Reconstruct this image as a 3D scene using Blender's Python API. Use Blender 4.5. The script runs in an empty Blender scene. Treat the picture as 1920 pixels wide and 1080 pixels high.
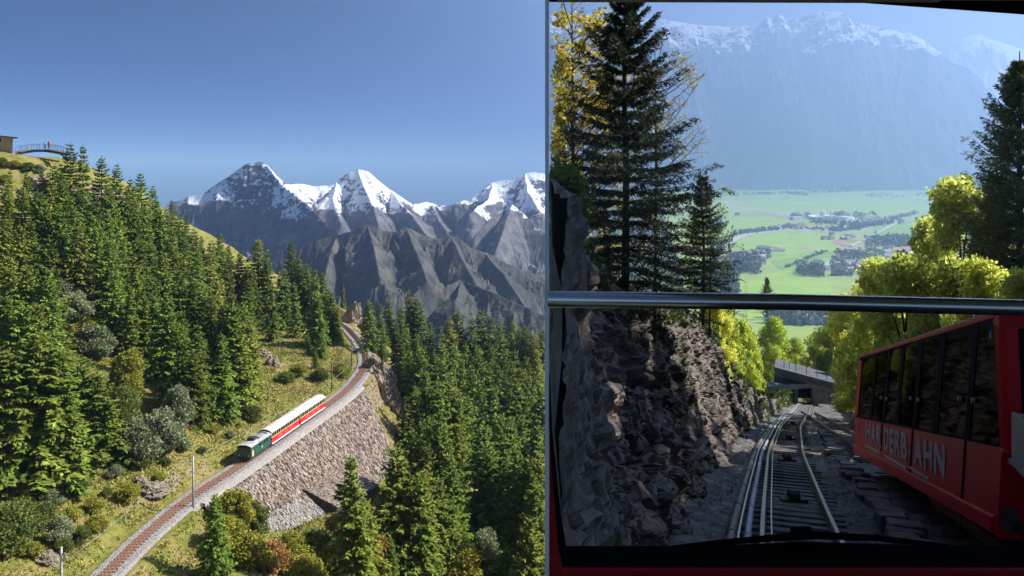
import bpy, bmesh, math, random
import numpy as np
from mathutils import Vector, Matrix

S = bpy.context.scene
COL = S.collection
# ------------------------------------------------------------------ camera, sky, sun, exposure
F, CX, HY = 1663.0, 960.0, 300.0          # focal length and horizon, in pixels of a 1920 wide picture
cam_d = bpy.data.cameras.new('camera')
cam_d.sensor_width = 36.0
cam_d.lens = F / 1920 * 36
cam_d.shift_y = -0.125
cam_d.clip_start = 0.05
cam_d.clip_end = 60000
cam = bpy.data.objects.new('camera', cam_d)
COL.objects.link(cam)
cam.rotation_euler = (math.radians(90), 0, 0)
S.camera = cam

SUN_AZ, SUN_EL = 78.0, 41.0               # degrees to the right of the viewing direction, and up
world = bpy.data.worlds.new('World')
S.world = world
world.use_nodes = True
wn = world.node_tree.nodes
wl = world.node_tree.links
sky = wn.new('ShaderNodeTexSky')
sky.sky_type = 'NISHITA'
sky.sun_disc = False
sky.sun_elevation = math.radians(SUN_EL)
sky.sun_rotation = math.radians(SUN_AZ)
sky.altitude = 3000
sky.air_density = 0.36
sky.dust_density = 0.25
sky.ozone_density = 5.0
bg = wn['Background']
bg.inputs['Strength'].default_value = 0.05
wl.new(sky.outputs['Color'], bg.inputs['Color'])
sun_d = bpy.data.lights.new('sun', 'SUN')
sun_d.energy = 5.0
sun_d.angle = math.radians(0.5)
sun_d.color = (1.0, 0.95, 0.90)
sun_o = bpy.data.objects.new('sun', sun_d)
COL.objects.link(sun_o)
_a, _e = math.radians(SUN_AZ), math.radians(SUN_EL)
SUNV = Vector((math.sin(_a) * math.cos(_e), math.cos(_a) * math.cos(_e), math.sin(_e)))
sun_o.rotation_euler = SUNV.to_track_quat('Z', 'Y').to_euler()
S.view_settings.view_transform = 'Standard'
S.view_settings.look = 'None'
S.view_settings.exposure = 1.3
S.view_settings.gamma = 1.0
S.cycles.use_denoising = True
S.cycles.max_bounces = 4
S.cycles.diffuse_bounces = 3
S.cycles.use_adaptive_sampling = True
S.cycles.adaptive_threshold = 0.025
S.cycles.volume_bounces = 1
S.cycles.transparent_max_bounces = 12
S.cycles.caustics_reflective = False
S.cycles.caustics_refractive = False
S.cycles.sample_clamp_indirect = 4.0

# ------------------------------------------------------------------ helpers
HAZE = 1.9e-4
rng = np.random.default_rng(7)
R = random.Random(11)

def P(px, py, Y):
    return np.array([(px - CX) / F * Y, Y, (HY - py) / F * Y])

def mesh_np(name, V, quads=None, tris=None, mats=(), smooth=False, qmat=None):
    me = bpy.data.meshes.new(name)
    V = np.asarray(V, dtype=np.float32)
    nq = 0 if quads is None else len(quads)
    nt = 0 if tris is None else len(tris)
    me.vertices.add(len(V))
    me.vertices.foreach_set('co', V.ravel())
    idx = []
    if nq: idx.append(np.asarray(quads, dtype=np.int32).ravel())
    if nt: idx.append(np.asarray(tris, dtype=np.int32).ravel())
    idx = np.concatenate(idx)
    me.loops.add(len(idx))
    me.loops.foreach_set('vertex_index', idx)
    tot = np.concatenate([np.full(nq, 4, np.int32), np.full(nt, 3, np.int32)])
    st = np.concatenate([[0], np.cumsum(tot)[:-1]]).astype(np.int32)
    me.polygons.add(len(tot))
    me.polygons.foreach_set('loop_start', st)
    me.polygons.foreach_set('loop_total', tot)
    if qmat is not None:
        me.polygons.foreach_set('material_index', np.asarray(qmat, dtype=np.int32))
    me.polygons.foreach_set('use_smooth', np.full(len(tot), smooth))
    for m in mats: me.materials.append(m)
    me.update(calc_edges=True)
    return me

class MB:
    """collects simple solids into one mesh"""
    def __init__(s): s.v = []; s.f = []; s.m = []
    def add(s, vs, fs, mi=0):
        o = len(s.v)
        s.v += [tuple(float(c) for c in v) for v in vs]
        s.f += [tuple(i + o for i in f) for f in fs]
        s.m += [mi] * len(fs)
        return s
    def box(s, c, d, mi=0, M=None):
        x, y, z = (k / 2 for k in d)
        vs = [Vector((a * x, b * y, e * z)) for e in (-1, 1) for a, b in ((-1, -1), (1, -1), (1, 1), (-1, 1))]
        if M is not None: vs = [M @ v for v in vs]
        vs = [v + Vector(c) for v in vs]
        return s.add(vs, [(3, 2, 1, 0), (4, 5, 6, 7), (0, 1, 5, 4), (1, 2, 6, 5), (2, 3, 7, 6), (3, 0, 4, 7)], mi)
    def hexa(s, b, t, mi=0):
        """bottom and top loops of equal length"""
        n = len(b)
        fs = [tuple(range(n))[::-1], tuple(range(n, 2 * n))]
        fs += [(i, (i + 1) % n, n + (i + 1) % n, n + i) for i in range(n)]
        return s.add(list(b) + list(t), fs, mi)
    def tube(s, pts, r, n=8, mi=0, cap=True):
        pts = [Vector(p) for p in pts]
        rs = r if hasattr(r, '__len__') else [r] * len(pts)
        vs = []
        up0 = Vector((0, 0, 1))
        for i, p in enumerate(pts):
            d = (pts[min(i + 1, len(pts) - 1)] - pts[max(i - 1, 0)]).normalized()
            up = up0 if abs(d.z) < 0.95 else Vector((0, 1, 0))
            a = d.cross(up).normalized(); b = a.cross(d)
            for k in range(n):
                t = 2 * math.pi * k / n
                vs.append(p + (a * math.cos(t) + b * math.sin(t)) * rs[i])
        fs = []
        for i in range(len(pts) - 1):
            for k in range(n):
                fs.append((i * n + k, i * n + (k + 1) % n, (i + 1) * n + (k + 1) % n, (i + 1) * n + k))
        if cap:
            fs.append(tuple(range(n))[::-1]); fs.append(tuple(range((len(pts) - 1) * n, len(pts) * n)))
        return s.add(vs, fs, mi)
    def sweep(s, pts, prof, mi=0):
        """profile (side, up) swept along a path, frames kept upright"""
        pts = [Vector(p) for p in pts]; n = len(prof); vs = []
        for i, p in enumerate(pts):
            d = pts[min(i + 1, len(pts) - 1)] - pts[max(i - 1, 0)]
            side = Vector((d.y, -d.x, 0)).normalized()
            for a, b in prof: vs.append(p + side * a + Vector((0, 0, b)))
        fs = []
        for i in range(len(pts) - 1):
            for k in range(n):
                fs.append((i * n + k, i * n + (k + 1) % n, (i + 1) * n + (k + 1) % n, (i + 1) * n + k))
        fs.append(tuple(range(n))[::-1]); fs.append(tuple(range((len(pts) - 1) * n, len(pts) * n)))
        return s.add(vs, fs, mi)
    def mesh(s, name, mats, smooth=False, bevel=0):
        me = bpy.data.meshes.new(name)
        me.from_pydata(s.v, [], s.f)
        for m in (mats if isinstance(mats, (list, tuple)) else [mats]): me.materials.append(m)
        me.polygons.foreach_set('material_index', s.m)
        bm = bmesh.new(); bm.from_mesh(me)
        bmesh.ops.recalc_face_normals(bm, faces=bm.faces)
        if bevel: bmesh.ops.bevel(bm, geom=list(bm.edges), offset=bevel, segments=2, affect='EDGES', profile=0.5)
        bm.to_mesh(me); bm.free()
        if smooth: me.polygons.foreach_set('use_smooth', [True] * len(me.polygons))
        me.update()
        return me

def obj(name, me, parent=None, world=True, loc=None):
    o = bpy.data.objects.new(name, me)
    COL.objects.link(o)
    if parent is not None:
        o.parent = parent
        if world:
            o.matrix_parent_inverse = parent_world(parent).inverted()
    if loc is not None: o.location = loc
    return o

def parent_world(o):
    m = o.matrix_basis.copy()
    if o.parent is not None: m = parent_world(o.parent) @ o.matrix_parent_inverse @ m
    return m

def tag(o, label, cat, group=None):
    o['label'] = label; o['category'] = cat
    if group: o['group'] = group
    return o

def thing(name, label, cat, loc=(0, 0, 0), group=None, rz=0.0):
    o = bpy.data.objects.new(name, None)
    COL.objects.link(o)
    o.location = [float(c) for c in loc]; o.rotation_euler = (0, 0, rz)
    o.empty_display_size = 0.5
    return tag(o, label, cat, group)

def struct(name, me, label=None):
    o = obj(name, me); o['kind'] = 'structure'
    if label: o['label'] = label
    return o

# --- noise -------------------------------------------------------------------
def _hash(ix, iy, iz, seed):
    h = (ix * 374761393 + iy * 668265263 + iz * 2147483647 + seed * 974634777) & 0xFFFFFFFF
    h = ((h ^ (h >> 13)) * 1274126177) & 0xFFFFFFFF
    h = h ^ (h >> 16)
    return (h & 0xFFFFFF) / float(0xFFFFFF) * 2 - 1

def vnoise(x, y, z=None, seed=0):
    x = np.asarray(x, float); y = np.asarray(y, float)
    z = np.zeros_like(x) if z is None else np.asarray(z, float)
    xi, yi, zi = (np.floor(k).astype(np.int64) for k in (x, y, z))
    fx, fy, fz = x - xi, y - yi, z - zi
    fx, fy, fz = (k * k * k * (k * (k * 6 - 15) + 10) for k in (fx, fy, fz))
    r = 0
    for a in (0, 1):
        for b in (0, 1):
            for c in (0, 1):
                w = (fx if a else 1 - fx) * (fy if b else 1 - fy) * (fz if c else 1 - fz)
                r = r + w * _hash(xi + a, yi + b, zi + c, seed)
    return r

def fbm(x, y, z=None, oct=5, seed=0, gain=0.5, ridged=False):
    r = 0; a = 1.0; t = 0
    for k in range(oct):
        f = 2.03 ** k
        n = vnoise(np.asarray(x) * f + k * 17.3, np.asarray(y) * f - k * 9.1, None if z is None else np.asarray(z) * f, seed + k)
        if ridged: n = 1 - 2 * np.abs(n)
        r = r + n * a; t += a; a *= gain
    return r / t

# --- materials ---------------------------------------------------------------
def M(name, c1, c2=None, scale=1.0, rough=0.8, bump=0.0, bscale=None, rnd=0.0, island=0.0, metal=0.0, trans=0.0,
      detail=5, coord='Object', spec=0.3, stretch=(1, 1, 1), c3=None, s3=None, lo=0.35, hi=0.65):
    m = bpy.data.materials.new(name); m.use_nodes = True
    nt = m.node_tree; N = nt.nodes; L = nt.links
    bs = N['Principled BSDF']
    bs.inputs['Roughness'].default_value = rough
    bs.inputs['Metallic'].default_value = metal
    bs.inputs['Specular IOR Level'].default_value = spec
    col = None
    tc = mp = None
    if c2 is not None or bump or c3 is not None:
        tc = N.new('ShaderNodeTexCoord'); mp = N.new('ShaderNodeMapping')
        L.new(tc.outputs[coord], mp.inputs['Vector'])
        mp.inputs['Scale'].default_value = stretch
    def noise(sc):
        n = N.new('ShaderNodeTexNoise'); n.inputs['Scale'].default_value = sc
        n.inputs['Detail'].default_value = detail; n.inputs['Roughness'].default_value = 0.62
        L.new(mp.outputs[0], n.inputs['Vector']); return n.outputs['Fac']
    def ramp(fac, a, b):
        r = N.new('ShaderNodeMapRange'); r.interpolation_type = 'SMOOTHSTEP'
        r.inputs['From Min'].default_value = a; r.inputs['From Max'].default_value = b
        L.new(fac, r.inputs['Value']); return r.outputs[0]
    def mix(fac, a, b, mode='MIX'):
        x = N.new('ShaderNodeMix'); x.data_type = 'RGBA'; x.blend_type = mode
        if isinstance(fac, float): x.inputs['Factor'].default_value = fac
        else: L.new(fac, x.inputs['Factor'])
        for sock, v in ((x.inputs['A'], a), (x.inputs['B'], b)):
            if isinstance(v, (tuple, list)): sock.default_value = (*v[:3], 1)
            else: L.new(v, sock)
        return x.outputs['Result']
    col = c1
    if c2 is not None: col = mix(ramp(noise(scale), lo, hi), c1, c2)
    if c3 is not None: col = mix(ramp(noise(s3 or scale * 0.23), 0.5, 0.68), col, c3)
    if island or rnd:
        hv = N.new('ShaderNodeHueSaturation')
        if isinstance(col, (tuple, list)): hv.inputs['Color'].default_value = (*col[:3], 1)
        else: L.new(col, hv.inputs['Color'])
        def rr(sock, a, b):
            r = N.new('ShaderNodeMapRange'); r.inputs['To Min'].default_value = a; r.inputs['To Max'].default_value = b
            L.new(sock, r.inputs['Value']); return r.outputs[0]
        val = None
        if island:
            g = N.new('ShaderNodeNewGeometry'); val = rr(g.outputs['Random Per Island'], 1 - island, 1 + island)
        if rnd:
            oi = N.new('ShaderNodeObjectInfo'); v2 = rr(oi.outputs['Random'], 1 - rnd, 1 + rnd)
            hh = N.new('ShaderNodeMath'); hh.operation = 'FRACT'
            h2 = N.new('ShaderNodeMath'); h2.operation = 'MULTIPLY'; h2.inputs[1].default_value = 7.31
            L.new(oi.outputs['Random'], h2.inputs[0]); L.new(h2.outputs[0], hh.inputs[0])
            L.new(rr(hh.outputs[0], 0.5 - 0.06 * rnd, 0.5 + 0.06 * rnd), hv.inputs['Hue'])
            if val is None: val = v2
            else:
                mm = N.new('ShaderNodeMath'); mm.operation = 'MULTIPLY'; L.new(val, mm.inputs[0]); L.new(v2, mm.inputs[1]); val = mm.outputs[0]
        L.new(val, hv.inputs['Value'])
        col = hv.outputs['Color']
    if isinstance(col, (tuple, list)): bs.inputs['Base Color'].default_value = (*col[:3], 1)
    else: L.new(col, bs.inputs['Base Color'])
    if bump:
        b = N.new('ShaderNodeBump'); b.inputs['Strength'].default_value = bump; b.inputs['Distance'].default_value = 0.3 / (bscale or scale)
        L.new(noise(bscale or scale), b.inputs['Height']); L.new(b.outputs[0], bs.inputs['Normal'])
    if trans:
        out = N['Material Output']
        tr = N.new('ShaderNodeBsdfTranslucent')
        if isinstance(col, (tuple, list)): tr.inputs['Color'].default_value = (*col[:3], 1)
        else: L.new(col, tr.inputs['Color'])
        ms = N.new('ShaderNodeMixShader'); ms.inputs[0].default_value = trans
        L.new(bs.outputs[0], ms.inputs[1]); L.new(tr.outputs[0], ms.inputs[2]); L.new(ms.outputs[0], out.inputs['Surface'])
    return m

def M_mountain(name, rock1, rock2, snow=None, zlo=0, zhi=1, nscale=0.004, slope=(0.25, 0.6), grass=None, gz=(0, 1), stretch=(1, 1, 1), rs=0.02, namp=1.0):
    """rock with strata, snow above a ragged line and on the flatter ground, grass or wood lower down"""
    m = bpy.data.materials.new(name); m.use_nodes = True
    nt = m.node_tree; N = nt.nodes; L = nt.links
    bs = N['Principled BSDF']; bs.inputs['Roughness'].default_value = 0.9; bs.inputs['Specular IOR Level'].default_value = 0.15
    g = N.new('ShaderNodeNewGeometry')
    mp = N.new('ShaderNodeMapping'); L.new(g.outputs['Position'], mp.inputs['Vector']); mp.inputs['Scale'].default_value = stretch
    def noise(sc, det=7, vec=None):
        n = N.new('ShaderNodeTexNoise'); n.inputs['Scale'].default_value = sc; n.inputs['Detail'].default_value = det
        n.inputs['Roughness'].default_value = 0.65
        L.new(vec or mp.outputs[0], n.inputs['Vector']); return n.outputs['Fac']
    def mr(v, a, b, c=0, d=1):
        r = N.new('ShaderNodeMapRange'); r.interpolation_type = 'SMOOTHSTEP' if (c, d) == (0, 1) else 'LINEAR'
        for k, q in (('From Min', a), ('From Max', b), ('To Min', c), ('To Max', d)): r.inputs[k].default_value = q
        L.new(v, r.inputs['Value']); return r.outputs[0]
    def ma(op, a, b):
        x = N.new('ShaderNodeMath'); x.operation = op
        for i, q in enumerate((a, b)):
            if isinstance(q, (int, float)): x.inputs[i].default_value = q
            else: L.new(q, x.inputs[i])
        return x.outputs[0]
    def mix(fac, a, b):
        x = N.new('ShaderNodeMix'); x.data_type = 'RGBA'; L.new(fac, x.inputs['Factor'])
        for sock, v in ((x.inputs['A'], a), (x.inputs['B'], b)):
            if isinstance(v, (tuple, list)): sock.default_value = (*v[:3], 1)
            else: L.new(v, sock)
        return x.outputs['Result']
    sp = N.new('ShaderNodeSeparateXYZ'); L.new(g.outputs['Position'], sp.inputs[0])
    sn = N.new('ShaderNodeSeparateXYZ'); L.new(g.outputs['Normal'], sn.inputs[0])
    z = sp.outputs['Z']; nz = sn.outputs['Z']
    col = mix(mr(noise(rs), 0.35, 0.65), rock1, rock2)
    if grass is not None:
        gf = ma('MULTIPLY', mr(ma('ADD', z, mr(noise(nscale * 2), 0, 1, -(gz[1] - gz[0]) * .4, (gz[1] - gz[0]) * .4)), gz[1], gz[0]), mr(nz, 0.35, 0.65))
        col = mix(gf, col, grass)
    if snow is not None:
        zz = ma('ADD', z, mr(noise(nscale), 0, 1, -(zhi - zlo) * namp, (zhi - zlo) * namp))
        hf = mr(zz, zlo, zhi)
        sf = mr(ma('ADD', nz, mr(noise(nscale * 5), 0.2, 0.8, -0.38, 0.38)), slope[0], slope[1])
        f = ma('MULTIPLY', hf, sf)
        col = mix(mr(f, 0.3, 0.55), col, snow)
    L.new(col, bs.inputs['Base Color'])
    return m
# ------------------------------------------------------------------ far mountains
def ridge_field(X, Y, ridges, base):
    h = np.full(X.shape, -1e9)
    dmin = np.full(X.shape, 1e9)
    for pts, sl in ridges:
        pts = np.asarray(pts, float)
        for a, b in zip(pts[:-1], pts[1:]):
            ab = b[:2] - a[:2]; l2 = (ab ** 2).sum() + 1e-9
            t = np.clip(((X - a[0]) * ab[0] + (Y - a[1]) * ab[1]) / l2, 0, 1)
            dx = X - (a[0] + t * ab[0]); dy = Y - (a[1] + t * ab[1])
            d = np.hypot(dx, dy)
            hh = a[2] + t * (b[2] - a[2]) - sl * d
            up = hh > h
            h = np.where(up, hh, h); dmin = np.where(up, d, dmin)
    return h, dmin

def grid_mesh(name, X, Y, Z, mats, keep=None, smooth=False):
    ny, nx = X.shape
    V = np.stack([X, Y, Z], -1).reshape(-1, 3)
    i = np.arange(ny * nx).reshape(ny, nx)
    q = np.stack([i[:-1, :-1], i[:-1, 1:], i[1:, 1:], i[1:, :-1]], -1).reshape(-1, 4)
    if keep is not None:
        k = keep.reshape(ny, nx)
        kk = (k[:-1, :-1] & k[:-1, 1:] & k[1:, 1:] & k[1:, :-1]).reshape(-1)
        q = q[kk]
    return mesh_np(name, V, quads=q, mats=mats, smooth=smooth)

def mountain(name, label, ridges, xr, yr, step, base, mat, wob=30, wsc=250, amp=40, asc=180, stretch=(1, 1), seed=1, fade=120, mask=None):
    xs = np.arange(xr[0], xr[1], step); ys = np.arange(yr[0], yr[1], step)
    X, Y = np.meshgrid(xs, ys)
    wx = fbm(X / wsc, Y / wsc, oct=4, seed=seed) * wob
    wy = fbm(X / wsc + 40, Y / wsc, oct=4, seed=seed + 9) * wob
    _, d0 = ridge_field(X, Y, ridges, base)
    k = np.clip(d0 / fade, 0, 1)
    h, d = ridge_field(X + wx * k, Y + wy * k, ridges, base)
    n = fbm(X / asc / stretch[0], Y / asc / stretch[1], oct=6, seed=seed + 3, ridged=True, gain=0.55)
    h = h + (n - 0.15) * amp * (0.10 + 0.9 * np.clip(d / fade, 0, 1))
    h = h + fbm(X / asc * 4.1, Y / asc * 4.1, oct=4, seed=seed + 5, ridged=True, gain=.6) * amp * .2 * np.clip(d / fade, .05, 1)
    keep = h > base
    if mask is not None: keep &= mask(X, Y)
    me = grid_mesh(name, X, Y, np.maximum(h, base - 5), [mat], keep)
    o = obj(name, me); o['kind'] = 'structure'; o['label'] = label
    return o

KL = 0.55
def PL(px, py, Y): return P(px, py, Y * KL)
m_eiger = M_mountain('alpine rock and snow', (0.075, 0.075, 0.078), (0.17, 0.16, 0.15), snow=(0.86, 0.88, 0.9), zlo=-132, zhi=-40, nscale=0.0145, slope=(0.30, 0.60), rs=0.036, stretch=(1, 1, 2.0), namp=0.9)
pr = lambda L, Y: [PL(a, b, Y) for a, b in L]
EIG = pr([(230, 430), (300, 392), (330, 378), (360, 368), (385, 358), (402, 347), (420, 335), (445, 318), (462, 309), (478, 307), (490, 304), (503, 313), (515, 328), (535, 345)], 3100)
COLM = [PL(535, 345, 3100), PL(560, 346, 3150), PL(590, 350, 3200), PL(618, 350, 3200), PL(632, 338, 3200), PL(650, 325, 3200), PL(672, 317, 3200), PL(690, 322, 3200), PL(706, 335, 3200), PL(730, 355, 3200), PL(755, 371, 3200), PL(775, 383, 3250), PL(800, 377, 3300), PL(812, 381, 3300), PL(840, 385, 3300), PL(862, 382, 3300), PL(869, 376, 3300), PL(880, 378, 3300), PL(900, 356, 3300), PL(922, 342, 3300), PL(945, 336, 3300), PL(965, 334, 3300), PL(985, 324, 3300), PL(1000, 322, 3300), PL(1022, 325, 3300), PL(1045, 350, 3300), PL(1070, 390, 3250)]
rid = [(EIG, 2.0), (COLM, 1.15),
       ([PL(500, 310, 3090), PL(530, 345, 2960), PL(565, 375, 2850), PL(600, 405, 2720), PL(640, 442, 2580), PL(680, 490, 2450)], 1.7),
       ([PL(672, 320, 3200), PL(684, 352, 3090), PL(700, 385, 2980), PL(712, 430, 2850)], 1.3),
       ([PL(632, 340, 3200), PL(625, 372, 3060), PL(640, 420, 2900)], 1.35),
       ([PL(735, 358, 3200), PL(760, 392, 3040), PL(800, 440, 2850)], 1.3),
       ([PL(812, 382, 3300), PL(822, 412, 3100), PL(850, 455, 2900)], 1.3),
       ([PL(925, 344, 3300), PL(915, 375, 3140), PL(880, 400, 3000)], 1.25),
       ([PL(985, 326, 3300), PL(990, 360, 3150), PL(1010, 390, 3000)], 1.25),
       ([PL(890, 438, 2500), PL(920, 410, 2550), PL(942, 396, 2600), PL(960, 386, 2600), PL(985, 405, 2600), PL(1022, 436, 2560), PL(1060, 470, 2500)], 1.5),
       ([PL(960, 387, 2600), PL(948, 420, 2500), PL(930, 470, 2380)], 1.5)]
mountain('mountain_range', 'snow capped alpine range with a dark pyramid peak behind the brown ridge', rid, (-760, 180), (1180, 2000), 2.5, -262, m_eiger, wob=52, wsc=126, amp=47, asc=82, seed=3, fade=72)

m_ridge_hazed = M_mountain('haze tinted ridge grass and rock', (0.038, 0.043, 0.046), (0.115, 0.102, 0.08), grass=(0.04, 0.048, 0.025), gz=(-182, -99), nscale=0.018, rs=0.055)  # grey-blue rock tones: distance haze put into the colour
BR = [PL(a, b, 1900) for a, b in [(440, 540), (500, 505), (540, 478), (562, 470), (600, 448), (622, 441), (640, 436), (668, 428), (690, 423), (706, 427), (722, 435), (742, 437), (752, 432), (763, 428), (776, 436), (800, 446), (830, 450), (846, 443), (862, 450), (885, 462), (910, 472), (950, 492), (985, 508), (1022, 522), (1080, 560), (1140, 610)]]
ribs = [(BR, 1.1)]
for a, b, a2, b2, s in [(630, 440, 600, 560, 1.3), (690, 424, 712, 520, 1.25), (735, 437, 760, 575, 1.5), (763, 430, 800, 520, 1.2), (846, 445, 905, 560, 1.2), (910, 473, 985, 575, 1.2)]:
    ribs.append(([PL(a, b, 1900), PL(a * .6 + a2 * .4 + R.uniform(-14, 14), b * .62 + b2 * .38, 1800), PL(a2, b2, 1680)], s))
ribs.append(([PL(700, 640, 1250), PL(790, 575, 1450), PL(865, 520, 1560), PL(930, 552, 1480), PL(1022, 590, 1400), PL(1080, 640, 1350)], 1.0))
ribs.append(([PL(865, 521, 1560), PL(850, 600, 1350)], 1.0))
mountain('brown_ridge', 'brown ribbed ridge with grassy gullies below the snowy range', ribs, (-396, 105), (616, 1180), 1.45, -259, m_ridge_hazed, wob=38, wsc=66, amp=36, asc=41, stretch=(1, 1.9), seed=21, fade=44)

# the far side of the valley on the right
m_shade = M_mountain('far wooded mountain', (0.05, 0.055, 0.06), (0.09, 0.095, 0.10), snow=(0.85, 0.87, 0.9), zlo=800, zhi=1500, nscale=0.003, slope=(0.34, 0.62), grass=(0.03, 0.045, 0.03), gz=(900, 500), rs=0.006, namp=0.8)
FY = 8600
FM = [P(a, b, FY) for a, b in [(1031, 28), (1060, 30), (1100, 26), (1135, 17), (1158, 14), (1173, 7), (1190, 18), (1215, 38), (1240, 36), (1280, 43), (1330, 48), (1362, 50), (1400, 49), (1425, 42), (1440, 33), (1450, 33), (1461, 24), (1474, 36), (1500, 33), (1530, 25), (1562, 21), (1586, 21), (1598, 38), (1640, 48), (1682, 58), (1690, 62), (1706, 60), (1722, 68), (1745, 84), (1766, 104), (1788, 118), (1815, 126), (1835, 143), (1850, 165), (1868, 188), (1890, 240), (1915, 300), (1950, 380)]]
fr = [(FM, 1.75)]
for a, b, a2, b2 in [(1173, 10, 1160, 150), (1461, 26, 1440, 170), (1575, 24, 1600, 150), (1700, 62, 1680, 180), (1330, 50, 1310, 180), (1815, 128, 1780, 240)]:
    fr.append(([P(a, b, FY), P(a2, b2, FY - 420)], 2.0))
mountain('far_mountain', 'huge hazy blue mountain with snow streaks beyond the green valley', fr, (357, 5700), (7300, 9500), 11, -259, m_shade, wob=160, wsc=500, amp=150, asc=330, seed=5, fade=300, mask=lambda X, Y: X > 0.0412 * Y + 3)
m_snowpk = M_mountain('far snow peak', (0.25, 0.25, 0.26), (0.35, 0.35, 0.35), snow=(0.86, 0.88, 0.9), zlo=300, zhi=800, nscale=0.002, slope=(0.1, 0.42), rs=0.004)
SP = [P(a, b, 11500) for a, b in [(1690, 190), (1740, 125), (1765, 93), (1785, 78), (1808, 69), (1822, 63), (1836, 62), (1850, 71), (1878, 79), (1900, 88), (1925, 95), (1965, 115), (2020, 170)]]
mountain('snow_peak', 'white snow peak showing behind the right shoulder of the hazy mountain', [(SP, 1.2), ([P(1836, 64, 11500), P(1850, 120, 11100), P(1840, 170, 10800)], 1.3)], (4700, 6900), (10300, 12100), 18, -258, m_snowpk, wob=120, wsc=700, amp=130, asc=500, seed=8, fade=250)

# lowest ground, reaching to the horizon under everything
m_base = M('distant ground', (0.05, 0.07, 0.03), (0.09, 0.10, 0.05), scale=0.004, rough=0.95)
HMg = Matrix.Rotation(-math.radians(14), 3, 'Z')
bme = MB(); bme.add([HMg @ Vector(q) for q in ((-1240, -290, -257), (4490, -290, -257), (4490, 13090, -257), (-1240, 13090, -257))], [(0, 1, 2, 3)])
struct('ground', bme.mesh('ground', m_base))
# ------------------------------------------------------------------ tree makers
def kites(P0, D, W):
    n = len(P0)
    V = np.stack([P0, P0 + D * 0.45 + W, P0 + D, P0 + D * 0.45 - W], 1).reshape(-1, 3)
    Q = np.arange(4 * n).reshape(n, 4)
    return V, Q

m_spruce = M('spruce needles', (0.115, 0.18, 0.022), (0.25, 0.31, 0.042), scale=0.9, rough=0.75, rnd=0.28, island=0.26, trans=0.15, spec=0.2)
m_spruce_y = M('spruce needles yellowing', (0.19, 0.225, 0.028), (0.31, 0.325, 0.05), scale=0.8, rough=0.75, rnd=0.2, island=0.26, trans=0.18, spec=0.2)
m_bark = M('bark', (0.07, 0.05, 0.035), (0.14, 0.11, 0.08), scale=6, rough=0.95, bump=0.6)

def spruce_mesh(name, seed, H=18.0, Rr=3.0, whorls=34, nb=8, ntw=9, mat=None, ragged=0.25, wfac=0.21):
    g = np.random.default_rng(seed)
    P0, D, W = [], [], []
    # uneven crown: some sides fuller, some whorls thin
    lob = g.uniform(0.55, 1.2, 7)
    for i in range(whorls):
        f = (i + g.uniform(-0.3, 0.3)) / whorls
        f = min(max(f, 0), 0.995)
        h = H * (0.05 + 0.93 * f ** 0.93)
        Lw = Rr * (1 - h / H) ** 0.72 * g.uniform(1 - ragged, 1.05) + 0.18
        k = max(4, int(nb * (0.6 + 0.5 * (1 - f))))
        az0 = g.uniform(0, 6.28)
        for b in range(k):
            if g.random() < 0.06: continue
            az = az0 + 6.283 * b / k + g.uniform(-0.3, 0.3)
            L = Lw * g.uniform(0.7, 1.12) * (0.8 + 0.3 * lob[int((az % 6.283) / 6.284 * 7)])
            L *= g.choice([1, 1, 1, 1.12, 0.8])
            pit = 0.55 * f - 0.12 + g.uniform(-0.1, 0.1)
            drp = 0.55 * (1 - f) + 0.1
            t = np.sort(g.uniform(0.12, 1.0, ntw))
            ca, sa = math.cos(az), math.sin(az)
            r = L * t; z = h + L * (pit * t - drp * t ** 2 + 0.28 * t ** 3)
            base = np.stack([r * ca, r * sa, z], 1)
            for side in (-1, 1, 0):
                ang = side * g.uniform(0.6, 1.1, ntw)
                ln = (0.30 * L * (1.15 - 0.6 * t) + 0.22) * g.uniform(0.7, 1.25, ntw)
                ln = np.minimum(ln, 0.95)
                dx = np.cos(az + ang) * ln; dy = np.sin(az + ang) * ln
                dz = ln * g.uniform(-0.75, 0.05, ntw) if side else ln * g.uniform(-0.35, 0.25, ntw)
                d = np.stack([dx, dy, dz], 1)
                w = np.stack([-np.sin(az + ang), np.cos(az + ang), g.uniform(-0.9, 0.9, ntw)], 1)
                w *= (ln * wfac * g.uniform(0.7, 1.3, ntw))[:, None]
                P0.append(base); D.append(d); W.append(w)
    # leader
    n = 14
    zz = H * g.uniform(0.93, 1.0, n); a = g.uniform(0, 6.28, n)
    P0.append(np.stack([0 * zz, 0 * zz, zz], 1)); ln = g.uniform(0.15, 0.4, n)
    D.append(np.stack([np.cos(a) * ln * 0.7, np.sin(a) * ln * 0.7, ln], 1)); W.append(np.stack([-np.sin(a) * 0.06, np.cos(a) * 0.06, 0 * a], 1))
    V, Q = kites(np.concatenate(P0), np.concatenate(D), np.concatenate(W))
    return mesh_np(name, V, quads=Q, mats=[mat or m_spruce])

def trunk_mesh(name, H, r0, mat=None, lean=0.0, n=8):
    b = MB(); b.tube([(0, 0, -0.6), (0.0, 0, H * .3), (lean, 0, H * .65), (lean * .8, 0, H * 0.98)], [r0 * 1.15, r0 * .8, r0 * .45, r0 * .08], n)
    return b.mesh(name, mat or m_bark, smooth=True)

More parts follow.
